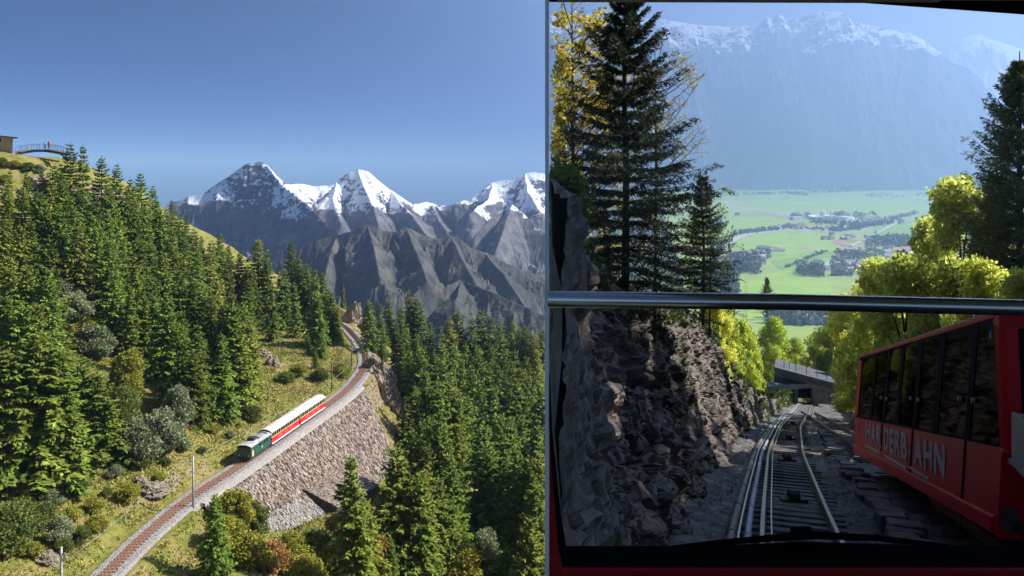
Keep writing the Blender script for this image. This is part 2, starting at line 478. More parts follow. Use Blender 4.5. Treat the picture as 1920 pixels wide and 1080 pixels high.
SPR = [spruce_mesh('spruce_crown', 100 + i, 18.0, [4.1, 3.6, 4.7, 3.8, 3.2, 4.4, 3.5, 4.8, 4.0][i], [25, 29, 24, 27, 22, 26, 30, 23, 26][i], 8, 15, ragged=[.25, .4, .2, .35, .5, .3, .45, .3, .4][i]) for i in range(9)]
SPRY = [spruce_mesh('spruce_crown_light', 140 + i, 18.0, [4.0, 4.6][i], 26, 8, 15, mat=m_spruce_y) for i in range(2)]
SPT = trunk_mesh('spruce_trunk', 18.0, 0.24)

def spruce(loc, H, label, group, k=None, yellow=False, wide=1.0, name='spruce_tree'):
    t = thing(name, label, 'tree', loc, group, rz=R.uniform(0, 6.28))
    s = H / 18.0
    t.scale = (s * wide, s * wide * R.uniform(.88, 1.1), s); t.rotation_euler = (R.uniform(-.035, .035), R.uniform(-.035, .035), t.rotation_euler.z)
    me = R.choice(SPRY) if yellow else (SPR[k % 9] if k is not None else R.choice(SPR))
    obj('crown', me, t, world=False)
    obj('trunk', SPT, t, world=False)
    return t

def leafy(name, seed, H, Rr, lobes, nleaf, leaf, mat, low=0.25, flat=0.8, limbs=7, up=0.5, wood=None, trunk_r=0.12, hollow=0.55, aspect=0.42, lobe=(0.22, 0.5)):
    """returns (crown mesh, wood mesh) of a leafy tree or shrub"""
    g = np.random.default_rng(seed)
    C = []; Rad = []
    for i in range(lobes):
        f = (i + 0.5) / lobes
        z = H * (low + (0.92 - low) * f)
        prof = math.sin(math.pi * min(0.97, 0.18 + 0.8 * f)) ** 0.7
        a = i * 2.4 + g.uniform(-.4, .4); rr = Rr * prof * g.uniform(0.25, 0.75)
        C.append((math.cos(a) * rr, math.sin(a) * rr, z)); Rad.append(Rr * g.uniform(*lobe))
    C = np.array(C); Rad = np.array(Rad)
    pick = g.choice(lobes, nleaf, p=Rad ** 2 / (Rad ** 2).sum())
    u = g.normal(size=(nleaf, 3)); u /= np.linalg.norm(u, axis=1)[:, None]
    rad = Rad[pick] * g.uniform(hollow, 1.08, nleaf) ** 0.7
    # twig-like clumping of the leaves
    clump = fbm(u[:, 0] * 2.3 + pick, u[:, 1] * 2.3, u[:, 2] * 2.3, oct=2, seed=seed)
    rad *= 1 + 0.32 * clump
    p = C[pick] + u * rad[:, None] * np.array([1, 1, flat])
    ok = p[:, 2] > 0.02 * H
    p = p[ok]; u = u[ok]; n = len(p)
    d = u * 0.6 + g.normal(size=(n, 3)) * 0.7 + np.array([0, 0, -0.15])
    d /= np.linalg.norm(d, axis=1)[:, None]
    w = np.cross(d, g.normal(size=(n, 3))); w /= np.linalg.norm(w, axis=1)[:, None]
    s = leaf * g.uniform(0.6, 1.3, n)
    V, Q = kites(p, d * s[:, None], w * (s * aspect)[:, None])
    crown = mesh_np(name + '_leaves', V, quads=Q, mats=[mat])
    b = MB()
    b.tube([(0, 0, -0.5), (0.03 * H, 0, H * .35), (0, 0.02 * H, H * .85)], [trunk_r * 1.2, trunk_r * .8, trunk_r * .15], 7)
    for i in range(min(limbs, lobes)):
        c = C[i * lobes // limbs]; z0 = min(H * (0.12 + 0.4 * i / limbs), c[2] * 0.8)
        m1 = (c[0] * .5, c[1] * .5, z0 + (c[2] - z0) * .6)
        b.tube([(0, 0, z0), m1, tuple(c)], [trunk_r * .45, trunk_r * .3, trunk_r * .08], 5)
        for q in range(5):
            e = c + g.normal(size=3) * Rad[i * lobes // limbs] * 0.55
            b.tube([tuple(np.array(m1) * .4 + c * .6), tuple(e)], [trunk_r * .12, trunk_r * .03], 4, cap=False)
    return crown, b.mesh(name + '_wood', wood or m_bark, smooth=True)

def leaf_mat(name, c1, c2, tr=0.25, sc=1.2, isl=0.35):
    return M(name, c1, c2, scale=sc, rough=0.7, rnd=0.15, island=isl, trans=tr, spec=0.2)
m_lf_green = leaf_mat('leaves green', (0.11, 0.15, 0.03), (0.19, 0.22, 0.045))
m_lf_grey = leaf_mat('leaves grey green', (0.19, 0.22, 0.10), (0.30, 0.33, 0.17))
m_lf_yell = leaf_mat('leaves yellow green', (0.25, 0.26, 0.035), (0.40, 0.36, 0.05))
m_lf_oran = leaf_mat('leaves orange', (0.38, 0.19, 0.06), (0.46, 0.29, 0.10))
m_lf_spring = leaf_mat('leaves spring yellow', (0.60, 0.64, 0.10), (0.78, 0.78, 0.20), tr=0.7, sc=0.8, isl=0.3)
m_lf_fresh = leaf_mat('leaves fresh green', (0.38, 0.50, 0.06), (0.58, 0.62, 0.10), tr=0.65, sc=0.8)
m_lf_gold = leaf_mat('leaves golden', (0.55, 0.44, 0.06), (0.7, 0.58, 0.14), tr=0.5, sc=1.5)

BUSH = {}
for key, mt in (('green', m_lf_green), ('grey', m_lf_grey), ('yellow', m_lf_yell), ('orange', m_lf_oran)):
    BUSH[key] = [leafy('shrub_' + key, 200 + 7 * j + len(key), 4.0, 2.5, 26, 9000, 0.22, mt, low=0.06, trunk_r=0.07, hollow=.3, lobe=(.14, .38)) for j in range(3)]
TREE_L = {k: leafy('broadleaf_' + k, 300 + len(k), 9.0, 2.9, 22, 14000, 0.28, m, low=0.12, trunk_r=0.14) for k, m in (('green', m_lf_green), ('yellow', m_lf_yell))}

def shrub(loc, H, key, label, group=None, tree=False, wide=1.0, name='shrub', cat='shrub'):
    t = thing(name, label, cat, loc, group, rz=R.uniform(0, 6.28))
    cr, wd = TREE_L[key] if tree else R.choice(BUSH[key])
    s = H / (9.0 if tree else 4.0)
    t.scale = (s * wide, s * wide, s)
    obj('crown', cr, t, world=False); obj('trunk', wd, t, world=False)
    return t
# ------------------------------------------------------------------ left: hillside with the rack railway
ZT = -43.3                                       # rail level
TRK = np.array([(-42.9, 74), (-42.8, 84), (-42.6, 92), (-42.4, 103), (-41.3, 114), (-38.9, 125), (-36.9, 135), (-35.0, 145), (-32.9, 156), (-31.4, 166), (-30.8, 175), (-31.0, 186), (-32.4, 196), (-34.8, 206), (-38.6, 218), (-43.5, 231), (-50, 244)])
def smooth_path(pts, n):
    pts = np.asarray(pts, float); k = len(pts)
    t = np.linspace(0, k - 1.0001, n); i = t.astype(int); f = (t - i)[:, None]
    g = lambda j: pts[np.clip(j, 0, k - 1)]
    a, b, c, d = g(i - 1), g(i), g(i + 1), g(i + 2)
    return 0.5 * (2 * b + (c - a) * f + (2 * a - 5 * b + 4 * c - d) * f ** 2 + (3 * b - a - 3 * c + d) * f ** 3)
TP = smooth_path(TRK, 340)
_seg = np.r_[0, np.cumsum(np.hypot(*np.diff(TP, axis=0).T))]
def track_at(s):
    return np.array([np.interp(s, _seg, TP[:, 0]), np.interp(s, _seg, TP[:, 1])])
def track_sd(x, y):
    """signed distance to the track, right side positive"""
    x = np.asarray(x, float); y = np.asarray(y, float)
    xc = np.interp(y, TP[:, 1], TP[:, 0]); dx = np.interp(y, TP[:, 1], np.gradient(TP[:, 0], TP[:, 1]))
    return (x - xc) / np.sqrt(1 + dx * dx)

CP = [P(*q) for q in [
    (-250, 250, 180), (-120, 275, 185), (0, 291, 186), (25, 292, 182), (60, 300, 184), (60, 302, 194), (90, 306, 188), (130, 318, 192), (0, 295, 200), (45, 294, 188), (200, 347, 202), (260, 375, 212), (330, 412, 226), (420, 458, 245), (470, 494, 255), (540, 530, 262), (600, 558, 256), (648, 585, 240),
    (-250, 600, 135), (0, 620, 138), (100, 620, 148), (200, 615, 160), (300, 640, 168), (360, 690, 166), (450, 660, 182), (0, 450, 162), (120, 470, 176), (230, 500, 190), (330, 540, 205), (450, 580, 220), (540, 600, 222), (600, 640, 205), (640, 648, 215),
    (-200, 900, 100), (0, 900, 106), (100, 925, 108), (250, 868, 116), (330, 850, 122), (430, 790, 139), (490, 725, 158), (560, 690, 178), (620, 680, 190),
    (-100, 1080, 86), (0, 1080, 88), (100, 1090, 89), (-150, 1400, 60), (150, 1400, 62),
    (300, 1080, 97), (400, 1085, 100), (420, 1010, 108), (520, 1015, 115), (520, 1090, 105), (640, 1010, 120), (600, 1090, 110), (735, 890, 150), (740, 1000, 135), (850, 1090, 124), (960, 1090, 128), (1022, 1090, 132),
    (820, 965, 163), (900, 960, 160), (1000, 985, 168), (770, 770, 188), (730, 705, 196), (850, 790, 215), (1000, 800, 230), (700, 650, 222), (760, 655, 245), (900, 700, 255), (1022, 735, 260), (690, 620, 240),
    (1100, 1000, 150), (1100, 850, 230), (1080, 1200, 110), (700, 1300, 85), (400, 1350, 75)]]
CP += [np.array(c, float) for c in [(-140, 290, -60), (-60, 340, -95), (20, 340, -105), (-110, 330, -90), (-200, 260, -20), (60, 300, -85), (-30, 290, -66), (-80, 300, -55)]]
for y in (80, 95, 110, 130, 150, 170, 190, 210, 230):
    xc = float(np.interp(y, TP[:, 1], TP[:, 0])); CP.append(np.array([xc, y, ZT - 0.5]))
CP = np.array(CP)
def tps_fit(P3, lam=1.0):
    n = len(P3); d = np.linalg.norm(P3[:, None, :2] - P3[None, :, :2], axis=2) / 50
    K = np.where(d > 0, d * d * np.log(d + 1e-12), 0) + np.eye(n) * lam * 1e-3
    A = np.zeros((n + 3, n + 3)); A[:n, :n] = K
    A[:n, n:] = np.c_[np.ones(n), P3[:, :2] / 50]; A[n:, :n] = A[:n, n:].T
    return np.linalg.solve(A, np.r_[P3[:, 2], 0, 0, 0])
_W = tps_fit(CP, 8.0)
def tps(x, y):
    x = np.asarray(x, float); y = np.asarray(y, float); r = _W[-3] + _W[-2] * x / 50 + _W[-1] * y / 50
    for w, c in zip(_W, CP):
        d2 = ((x - c[0]) ** 2 + (y - c[1]) ** 2) / 2500.0
        r = r + w * 0.5 * d2 * np.log(d2 + 1e-12)
    return r
def emb_d(y):
    """reach of the stone slope below the track, at a given distance"""
    return np.interp(y, [112, 118, 132, 150, 156, 171], [2.6, 9.0, 12.0, 13.2, 12.6, 2.6])
def ground(x, y):
    x = np.asarray(x, float); y = np.asarray(y, float)
    z = tps(x, y) + fbm(x / 9, y / 9, oct=4, seed=4) * 1.1 + fbm(x / 2.2, y / 2.2, oct=3, seed=6) * 0.25
    sd = track_sd(x, y); inb = (y > 70) & (y < 246)
    fl = np.where(inb, np.clip((np.abs(sd) - 2.3) / 2.2, 0, 1), 1.0)
    fl = fl * fl * (3 - 2 * fl)
    z = np.where(inb, z * fl + (ZT - 0.42) * (1 - fl), z)
    e = emb_d(y)
    under = inb & (y > 111) & (y < 172) & (sd > 1.8) & (sd < e + 1.5)
    z = np.where(under, np.minimum(z, ZT - 1.0 - 0.86 * np.clip(sd - 2.0, 0, 99)), z)
    return z

m_grass = bpy.data.materials.new('alpine meadow'); m_grass.use_nodes = True
def _meadow(m, cols, rock):
    nt = m.node_tree; N = nt.nodes; L = nt.links; bs = N['Principled BSDF']
    bs.inputs['Roughness'].default_value = 0.95; bs.inputs['Specular IOR Level'].default_value = 0.1
    g = N.new('ShaderNodeNewGeometry')
    def noise(sc, d=6):
        n = N.new('ShaderNodeTexNoise'); n.inputs['Scale'].default_value = sc; n.inputs['Detail'].default_value = d; n.inputs['Roughness'].default_value = 0.65
        L.new(g.outputs['Position'], n.inputs['Vector']); return n.outputs['Fac']
    def mr(v, a, b):
        r = N.new('ShaderNodeMapRange'); r.interpolation_type = 'SMOOTHSTEP'; r.inputs['From Min'].default_value = a; r.inputs['From Max'].default_value = b
        L.new(v, r.inputs['Value']); return r.outputs[0]
    def mix(f, a, b):
        x = N.new('ShaderNodeMix'); x.data_type = 'RGBA'; L.new(f, x.inputs['Factor'])
        for s_, v in ((x.inputs['A'], a), (x.inputs['B'], b)):
            if isinstance(v, tuple): s_.default_value = (*v, 1)
            else: L.new(v, s_)
        return x.outputs['Result']
    c = mix(mr(noise(0.8), 0.38, 0.62), cols[0], cols[1])
    c = mix(mr(noise(0.17), 0.45, 0.62), c, cols[2])
    c = mix(mr(noise(2.3), 0.55, 0.7), c, cols[3])
    sx = N.new('ShaderNodeSeparateXYZ'); L.new(g.outputs['True Normal'], sx.inputs[0])
    ad = N.new('ShaderNodeMath'); ad.operation = 'ADD'; L.new(sx.outputs['Z'], ad.inputs[0])
    nn = N.new('ShaderNodeMath'); nn.operation = 'MULTIPLY'; nn.inputs[1].default_value = 0.35; L.new(noise(0.6), nn.inputs[0]); L.new(nn.outputs[0], ad.inputs[1])
    c = mix(mr(ad.outputs[0], 0.80, 0.72), c, rock)
    L.new(c, bs.inputs['Base Color'])
    b = N.new('ShaderNodeBump'); b.inputs['Strength'].default_value = 0.8; b.inputs['Distance'].default_value = 0.35
    L.new(noise(2.5, 8), b.inputs['Height']); L.new(b.outputs[0], bs.inputs['Normal'])
_meadow(m_grass, [(0.14, 0.16, 0.03), (0.24, 0.21, 0.05), (0.28, 0.21, 0.085), (0.08, 0.10, 0.025)], (0.28, 0.21, 0.14))

def nonuni(a, b, fine, step, coarse):
    """grid lines: fine inside a range, coarse outside"""
    l = [a]
    while l[-1] < b: l.append(l[-1] + (step if fine[0] <= l[-1] <= fine[1] else coarse))
    return np.array(l)
gx = nonuni(-260, 62, (-112, 12), 0.75, 3.0); gy = nonuni(52, 352, (84, 250), 0.75, 3.0)
X, Y = np.meshgrid(gx, gy); Z = ground(X, Y)
struct('hillside', grid_mesh('hillside', X, Y, Z, [m_grass], keep=(X < 0.0405 * Y + 26), smooth=False), 'grassy alpine hillside around the rack railway')

def hit_tip(px, py, H):
    """where a tree of height H must stand for its tip to show at a pixel"""
    ys = np.linspace(86, 300, 430); x = (px - CX) / F * ys; z = (HY - py) / F * ys
    dz = z - ground(x, ys) - H
    s = np.where((dz[:-1] > 0) & (dz[1:] <= 0))[0]
    i = s[0] if len(s) else int(np.argmin(np.abs(dz)))
    return (x[i], ys[i], float(ground(x[i], ys[i])) - 0.1)
def hit(px, py):
    ys = np.linspace(86, 300, 860); x = (px - CX) / F * ys; z = (HY - py) / F * ys
    dz = z - ground(x, ys); s = np.where(dz <= 0)[0]
    i = s[0] if len(s) else int(np.argmin(np.abs(dz)))
    return np.array([x[i], ys[i], float(ground(x[i], ys[i]))])

# --- ballast, rails, rack, sleepers
m_ballast = M('ballast', (0.20, 0.185, 0.17), (0.33, 0.305, 0.275), scale=3.5, rough=0.95, bump=0.9, bscale=5, c3=(0.30, 0.22, 0.17), s3=0.5)
m_rust = M('rusty rail steel', (0.16, 0.07, 0.045), (0.26, 0.13, 0.08), scale=4, rough=0.6)
m_slp = M('railway sleeper', (0.12, 0.07, 0.05), (0.22, 0.13, 0.09), scale=3, rough=0.9)
trk = thing('rack_railway_track', 'single rack railway track curving along the hillside under the red train', 'railway track', (-38, 125, ZT))
path = [(p[0], p[1], ZT) for p in TP[::2]]
b = MB(); b.sweep(path, [(-2.1, -0.75), (-1.55, -0.16), (1.55, -0.16), (2.15, -0.75)]); obj('ballast_bed', b.mesh('ballast_bed', m_ballast), trk)
for off in (-0.42, 0.42):
    b = MB(); b.sweep(path, [(off - .045, -0.1), (off - .045, 0.06), (off + .045, 0.06), (off + .045, -0.1)]); obj('rail', b.mesh('rail', m_rust), trk)
b = MB(); b.sweep(path, [(-.07, -0.1), (-.07, 0.09), (.07, 0.09), (.07, -0.1)]); obj('rack_rail', b.mesh('rack_rail', m_rust), trk)
b = MB(); s = 0.0
while s < _seg[-1]:
    p = track_at(s); q = track_at(min(s + .5, _seg[-1])) - track_at(max(s - .5, 0)); a = math.atan2(q[1], q[0])
    b.box((p[0], p[1], ZT - 0.13), (0.24, 1.5, 0.1), M=Matrix.Rotation(a, 3, 'Z')); s += 0.75
o = obj('sleepers', b.mesh('sleepers', m_slp), trk); o['kind'] = 'stuff'
# loose stones on the ballast
g = np.random.default_rng(5); n = 9000
s_ = g.uniform(10, _seg[-1], n); lat = g.uniform(-2.0, 2.0, n); lat = np.where(np.abs(lat) < 0.55, np.sign(lat) * (np.abs(lat) + .6), lat)
px_ = np.interp(s_, _seg, TP[:, 0]); py_ = np.interp(s_, _seg, TP[:, 1])
tx = np.gradient(TP[:, 0], _seg); ty = np.gradient(TP[:, 1], _seg)
nx_ = np.interp(s_, _seg, ty); ny_ = -np.interp(s_, _seg, tx)
zc = ZT - 0.16 - np.clip(np.abs(lat) - 1.55, 0, 1) * 1.0
c = np.stack([px_ + nx_ * lat, py_ + ny_ * lat, zc], 1)
def pebbles(name, c, size, mat, g, squash=0.7):
    n = len(c); o6 = np.array([(1, 0, 0), (0, 1, 0), (-1, 0, 0), (0, -1, 0), (0, 0, 1.0), (0, 0, -1.0)])
    v = o6[None] * g.uniform(0.6, 1.3, (n, 6, 1)) * np.asarray(size).reshape(-1, 1, 1)
    v[:, :, 2] *= squash
    a = g.uniform(0, 6.28, n); ca, sa = np.cos(a)[:, None], np.sin(a)[:, None]
    x = v[:, :, 0] * ca - v[:, :, 1] * sa; y = v[:, :, 0] * sa + v[:, :, 1] * ca
    v = np.stack([x, y, v[:, :, 2]], -1) + c[:, None, :]
    f = np.array([(0, 1, 4), (1, 2, 4), (2, 3, 4), (3, 0, 4), (1, 0, 5), (2, 1, 5), (3, 2, 5), (0, 3, 5)])
    T = (f[None] + 6 * np.arange(n)[:, None, None]).reshape(-1, 3)
    return mesh_np(name, v.reshape(-1, 3), tris=T, mats=[mat])
m_pebble = M('ballast stones', (0.25, 0.235, 0.21), (0.37, 0.345, 0.31), scale=2, rough=0.95, island=0.35)
o = obj('ballast_stones', pebbles('ballast_stones', c, g.uniform(0.06, 0.14, n), m_pebble, g), trk); o['kind'] = 'stuff'

# --- stone embankment below the track
m_estone = M('embankment stone', (0.22, 0.165, 0.12), (0.32, 0.25, 0.19), scale=0.9, rough=0.95, island=0.38, bump=0.5, bscale=4)
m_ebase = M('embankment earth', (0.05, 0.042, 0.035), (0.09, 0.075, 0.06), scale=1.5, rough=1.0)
m_masonry = M('pale masonry', (0.23, 0.205, 0.17), (0.31, 0.285, 0.245), scale=0.8, rough=0.95, island=0.25, bump=0.4, bscale=4)
emb = thing('stone_embankment', 'steep rubble stone embankment holding up the railway below the red coaches', 'embankment', (-28, 140, -52))
EY0, EY1 = 113.0, 171.0
def emb_pt(y, d):
    """point on the slope, d metres out from the track centre"""
    xc = np.interp(y, TP[:, 1], TP[:, 0]); k = np.interp(y, TP[:, 1], np.gradient(TP[:, 0], TP[:, 1])); q = np.sqrt(1 + k * k)
    zz = ZT - 0.35 - 0.80 * np.clip(d - 2.1, 0, 99) + 0.25 * np.sin(y * .21) * np.clip((d - 2) / 6, 0, 1)
    return np.stack([xc + d / q, y - d * k / q, zz], -1)
ys = np.linspace(EY0, EY1, 120); fr_ = np.linspace(0, 1, 30)
YY, FF = np.meshgrid(ys, fr_); DD = 1.9 + (emb_d(YY) - 1.9) * FF
G = emb_pt(YY, DD) - np.array([0.0, 0, 0.22])
obj('slope', grid_mesh('embankment_slope', G[..., 0], G[..., 1], G[..., 2], [m_ebase]), emb)
def stones_on(name, mat, y0, y1, f0, f1, sy, sd, gap, bulge, seed, tone=1.0, keepf=None):
    g = np.random.default_rng(seed); C = []
    y = y0; row = 0
    while y < y1:
        d = 2.0; dm = emb_d(y); d = 2.0 + (dm - 2.0) * f0 + g.uniform(0, sd)
        while d < 2.0 + (dm - 2.0) * f1:
            C.append((y + g.uniform(-.18, .18) * sy, d + g.uniform(-.2, .2) * sd, g.uniform(.75, 1.2) * sy, g.uniform(.75, 1.25) * sd)); d += sd
        y += sy; row += 1
    C = np.array(C)
    C = C[g.random(len(C)) > gap]
    if keepf is not None: C = C[keepf(C[:, 0], C[:, 1])]
    n = len(C); V = np.zeros((n, 8, 3))
    h = g.uniform(0.02, 1.0, n) * bulge
    for k, (a, b_) in enumerate(((-.5, -.5), (.5, -.5), (.5, .5), (-.5, .5))):
        j1 = g.uniform(.82, 1.08, n); j2 = g.uniform(.5, .85, n)
        lo_ = emb_pt(C[:, 0] + a * C[:, 2] * j1, C[:, 1] + b_ * C[:, 3] * j1); lo_[:, 2] -= 0.22
        hi_ = emb_pt(C[:, 0] + a * C[:, 2] * j2, C[:, 1] + b_ * C[:, 3] * j2)
        hi_ += np.stack([h * .6, h * -.1, h * .75 + g.uniform(-.5, .5, n) * bulge * .5], -1); hi_[:, 2] -= 0.1
        V[:, k] = lo_; V[:, 4 + k] = hi_
    f = np.array([(4, 5, 6, 7), (0, 1, 5, 4), (1, 2, 6, 5), (2, 3, 7, 6), (3, 0, 4, 7)])
    Q = (f[None] + 8 * np.arange(n)[:, None, None]).reshape(-1, 4)
    return mesh_np(name, V.reshape(-1, 3), quads=Q, mats=[mat])
lowline = lambda y: np.interp(y, [113, 117, 128, 138, 150], [0.55, 0.62, 0.66, 0.85, 1.1])
frac = lambda y, d: (d - 2.0) / (emb_d(y) - 2.0 + 1e-6)
o = obj('rubble_stones', stones_on('rubble_stones', m_estone, EY0, EY1, 0, 1, 0.40, 0.44, 0.16, 0.11, 3, keepf=lambda y, d: frac(y, d) < lowline(y)), emb); o['kind'] = 'stuff'
o = obj('masonry_stones', stones_on('masonry_stones', m_masonry, EY0 + 2, 152, 0, 1, 0.42, 0.34, 0.02, 0.09, 4, keepf=lambda y, d: frac(y, d) >= lowline(y)), emb); o['kind'] = 'stuff'
b = MB(); b.sweep([tuple(emb_pt(y, 2.25) + np.array([0, 0, 0.03])) for y in np.linspace(EY0, EY1, 60)], [(-.28, -.3), (-.26, .16), (.26, .13), (.3, -.3)])
obj('coping', b.mesh('coping', M('coping stone', (0.32, 0.29, 0.25), (0.42, 0.38, 0.33), scale=2, rough=.95, bump=.6)), emb)
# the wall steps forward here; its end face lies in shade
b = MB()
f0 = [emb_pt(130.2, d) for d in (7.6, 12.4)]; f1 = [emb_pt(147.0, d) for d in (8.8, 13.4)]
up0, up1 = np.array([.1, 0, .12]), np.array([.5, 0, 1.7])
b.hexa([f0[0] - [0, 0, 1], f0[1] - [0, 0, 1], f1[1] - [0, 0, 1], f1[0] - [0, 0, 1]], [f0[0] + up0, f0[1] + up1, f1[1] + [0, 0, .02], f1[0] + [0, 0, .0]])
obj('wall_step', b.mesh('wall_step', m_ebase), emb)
g = np.random.default_rng(23); n = 2200
fy = g.random(n); fd = g.random(n); pa = (f0[0] + up0)[None] * (1 - fd)[:, None] + (f0[1] + up1)[None] * fd[:, None]; pb = f1[0][None] * (1 - fd)[:, None] + f1[1][None] * fd[:, None]
o = obj('step_stones', pebbles('step_stones', pa * (1 - fy)[:, None] + pb * fy[:, None], g.uniform(.16, .28, n), m_estone, g, squash=.35), emb); o['kind'] = 'stuff'

# --- rocks cropping out
m_rock = M('alpine rock', (0.17, 0.135, 0.095), (0.33, 0.265, 0.19), scale=0.9, rough=0.95, bump=0.8, bscale=2.2, c3=(0.12, 0.12, 0.06), s3=0.35)
def rock_mesh(name, seed, mat, sub=5, sharp=0.45):
    bm = bmesh.new(); bmesh.ops.create_icosphere(bm, subdivisions=sub, radius=1.0)
    v = np.array([q.co[:] for q in bm.verts])
    n = fbm(v[:, 0] * 1.6 + seed, v[:, 1] * 1.6, v[:, 2] * 1.6, oct=6, seed=seed, ridged=True, gain=.6) * sharp
    st = np.round((v[:, 0] * .5 + v[:, 2] + n * .5) * 5) / 5 - (v[:, 0] * .5 + v[:, 2] + n * .5)
    v = v * (1 + n + 0.4 * st)[:, None]
    for q, c_ in zip(bm.verts, v): q.co = c_
    me = bpy.data.meshes.new(name); bm.to_mesh(me); bm.free(); me.materials.append(mat); return me
ROCK = [rock_mesh('rock_outcrop', s_, m_rock) for s_ in (3, 8, 14)]
def rock(px, py, sx, sy, sz, label, dz=0.0, rz=None):
    p = hit(px, py); k = .72 if py > 600 and px < 640 else 1.0; sx, sy, sz = sx * k, sy * k, sz * k; dz = -.35 * sz; o = obj('rock_outcrop', R.choice(ROCK), loc=(p[0], p[1], p[2] + dz)); o.scale = (sx, sy, sz); o.rotation_euler = (R.uniform(-.2, .2), R.uniform(-.3, .3), R.uniform(0, 6) if rz is None else rz)
    tag(o, label, 'rock', 'rocks on the railway hillside')
for a in [(285, 918, 2.2, 1.8, 1.5, 'pale rock face just above the track bend, left of the first full mast'), (262, 905, 1.2, 1.2, 1.2, 'small pale boulder on the bank left of the larger rock face by the bend'),
          (85, 1050, 1.8, 1.5, 1.3, 'brown rock at the left edge beside the lowest mast'),
          (510, 690, 2.6, 1.8, 3.6, 'dark scree and rock scar on the slope above the coaches'), (492, 668, 2.2, 1.4, 2.6, 'upper dark rock of the scar left of the small grassy knoll'),
          (592, 668, 1.5, 1.3, 2.2, 'small crag on the slope above the far mast'), (575, 690, 1.3, 1.2, 1.5, 'pale stone below the small crag near the second coach'),
          (655, 600, 2.0, 2.6, 5.5, 'pale orange rock tower left of the far cutting'), (690, 622, 2.6, 2.0, 4.0, 'brown earth bank on the right of the far cutting'),
          (715, 720, 3.2, 3.0, 5.0, 'grey shaded cliff right of the track bend below the spruces'), (738, 760, 2.4, 2.4, 6.0, 'lower grey cliff beside the right end of the stone embankment'), (700, 690, 2.2, 2.0, 3.0, 'mossy rock shoulder beside the far bend'),
          (880, 880, 3.4, 2.6, 7.0, 'pale cliff showing in the dark gap of the right forest'), (870, 930, 2.6, 2.6, 4.0, 'lower pale cliff in the dark forest gap')]:
    rock(*a[:5], a[5])
# ------------------------------------------------------------------ the train
V3 = Vector
m_green = M('green loco paint', (0.012, 0.075, 0.045), (0.02, 0.10, 0.06), scale=1.5, rough=0.45, spec=0.5)
m_red = M('red coach paint', (0.52, 0.012, 0.02), (0.62, 0.02, 0.03), scale=1.2, rough=0.4, spec=0.5)
m_cream = M('cream paint', (0.62, 0.47, 0.22), (0.7, 0.55, 0.3), scale=2, rough=0.6)
m_roofw = M('weathered pale roof', (0.50, 0.46, 0.40), (0.62, 0.58, 0.52), scale=0.8, rough=0.75, c3=(0.40, 0.36, 0.31), s3=0.6)
m_roofg = M('grey loco roof', (0.34, 0.34, 0.32), (0.46, 0.45, 0.42), scale=1.2, rough=0.75, c3=(0.22, 0.21, 0.2), s3=1.0)
m_dark = M('dark metal', (0.03, 0.03, 0.032), (0.06, 0.058, 0.055), scale=3, rough=0.6)
m_white = M('white paint', (0.72, 0.70, 0.66), (0.8, 0.79, 0.76), scale=2, rough=0.6)
m_dglass = M('dark window glass', (0.012, 0.014, 0.016), rough=0.08, spec=0.6)
m_gold = M('gold lettering', (0.55, 0.38, 0.12), rough=0.6)
m_steel = M('galvanised steel', (0.30, 0.31, 0.31), (0.42, 0.43, 0.43), scale=3, rough=0.5, metal=0.4)
m_lens = M('lamp lens', (0.75, 0.72, 0.62), rough=0.15)

S0 = float(np.interp(127.2, TP[:, 1], _seg))
def veh(name, label, s, L, group=None):
    a, b_ = track_at(s), track_at(s + L)
    ang = math.atan2(b_[1] - a[1], b_[0] - a[0])
    return thing(name, label, 'train car' if 'coach' in name else 'locomotive', (*((a + b_) / 2), ZT + 0.06), group, rz=ang)
def lp(parent, name, mb, mats, bevel=0, smooth=False):
    return obj(name, mb.mesh(name, mats, bevel=bevel, smooth=smooth), parent, world=False)
def roof_shell(L, W, z, rise, over, n=9, th=0.06):
    b = MB(); top = []; bot = []
    for i in range(n):
        t = -1 + 2 * i / (n - 1); y = t * (W / 2 + over); top.append((y, z + rise * (1 - abs(t) ** 2.4)))
    prof = top + [(y, zz - th) for y, zz in reversed(top)]
    b.hexa([(-L / 2, y, zz) for y, zz in prof], [(L / 2, y, zz) for y, zz in prof])
    return b
def wheels(t, L, xs):
    for x in xs:
        for sy in (-1, 1):
            b = MB(); b.tube([(x, sy * 0.40, 0.33), (x, sy * 0.50, 0.33)], 0.33, 14); lp(t, 'wheel', b, m_dark)
_TXT = {}
def text_mesh(txt, size, mat, bold=0.0):
    if (txt, size) not in _TXT:
        cu = bpy.data.curves.new('lettering', 'FONT'); cu.body = txt; cu.size = size; cu.align_x = 'CENTER'; cu.align_y = 'CENTER'; cu.extrude = 0.002; cu.offset = bold
        o = bpy.data.objects.new('tmp', cu); COL.objects.link(o)
        me = bpy.data.meshes.new_from_object(o.evaluated_get(bpy.context.evaluated_depsgraph_get())); bpy.data.objects.remove(o)
        me.materials.clear(); me.materials.append(mat); _TXT[(txt, size)] = me
    return _TXT[(txt, size)]
def text_on(parent, txt, size, M4, mat, name='lettering'):
    o = obj(name, text_mesh(txt, size, mat), parent, world=False); o.matrix_basis = M4
    return o
def side_m(x, y, z, sgn):
    """lettering frame on a flank; sgn -1 faces the right hand side of travel"""
    X_ = V3((1, 0, 0)) if sgn < 0 else V3((-1, 0, 0)); Z_ = V3((0, sgn, 0)); Y_ = V3((0, 0, 1))
    m = Matrix((X_, Y_, Z_)).transposed().to_4x4(); m.translation = (x, y, z); return m

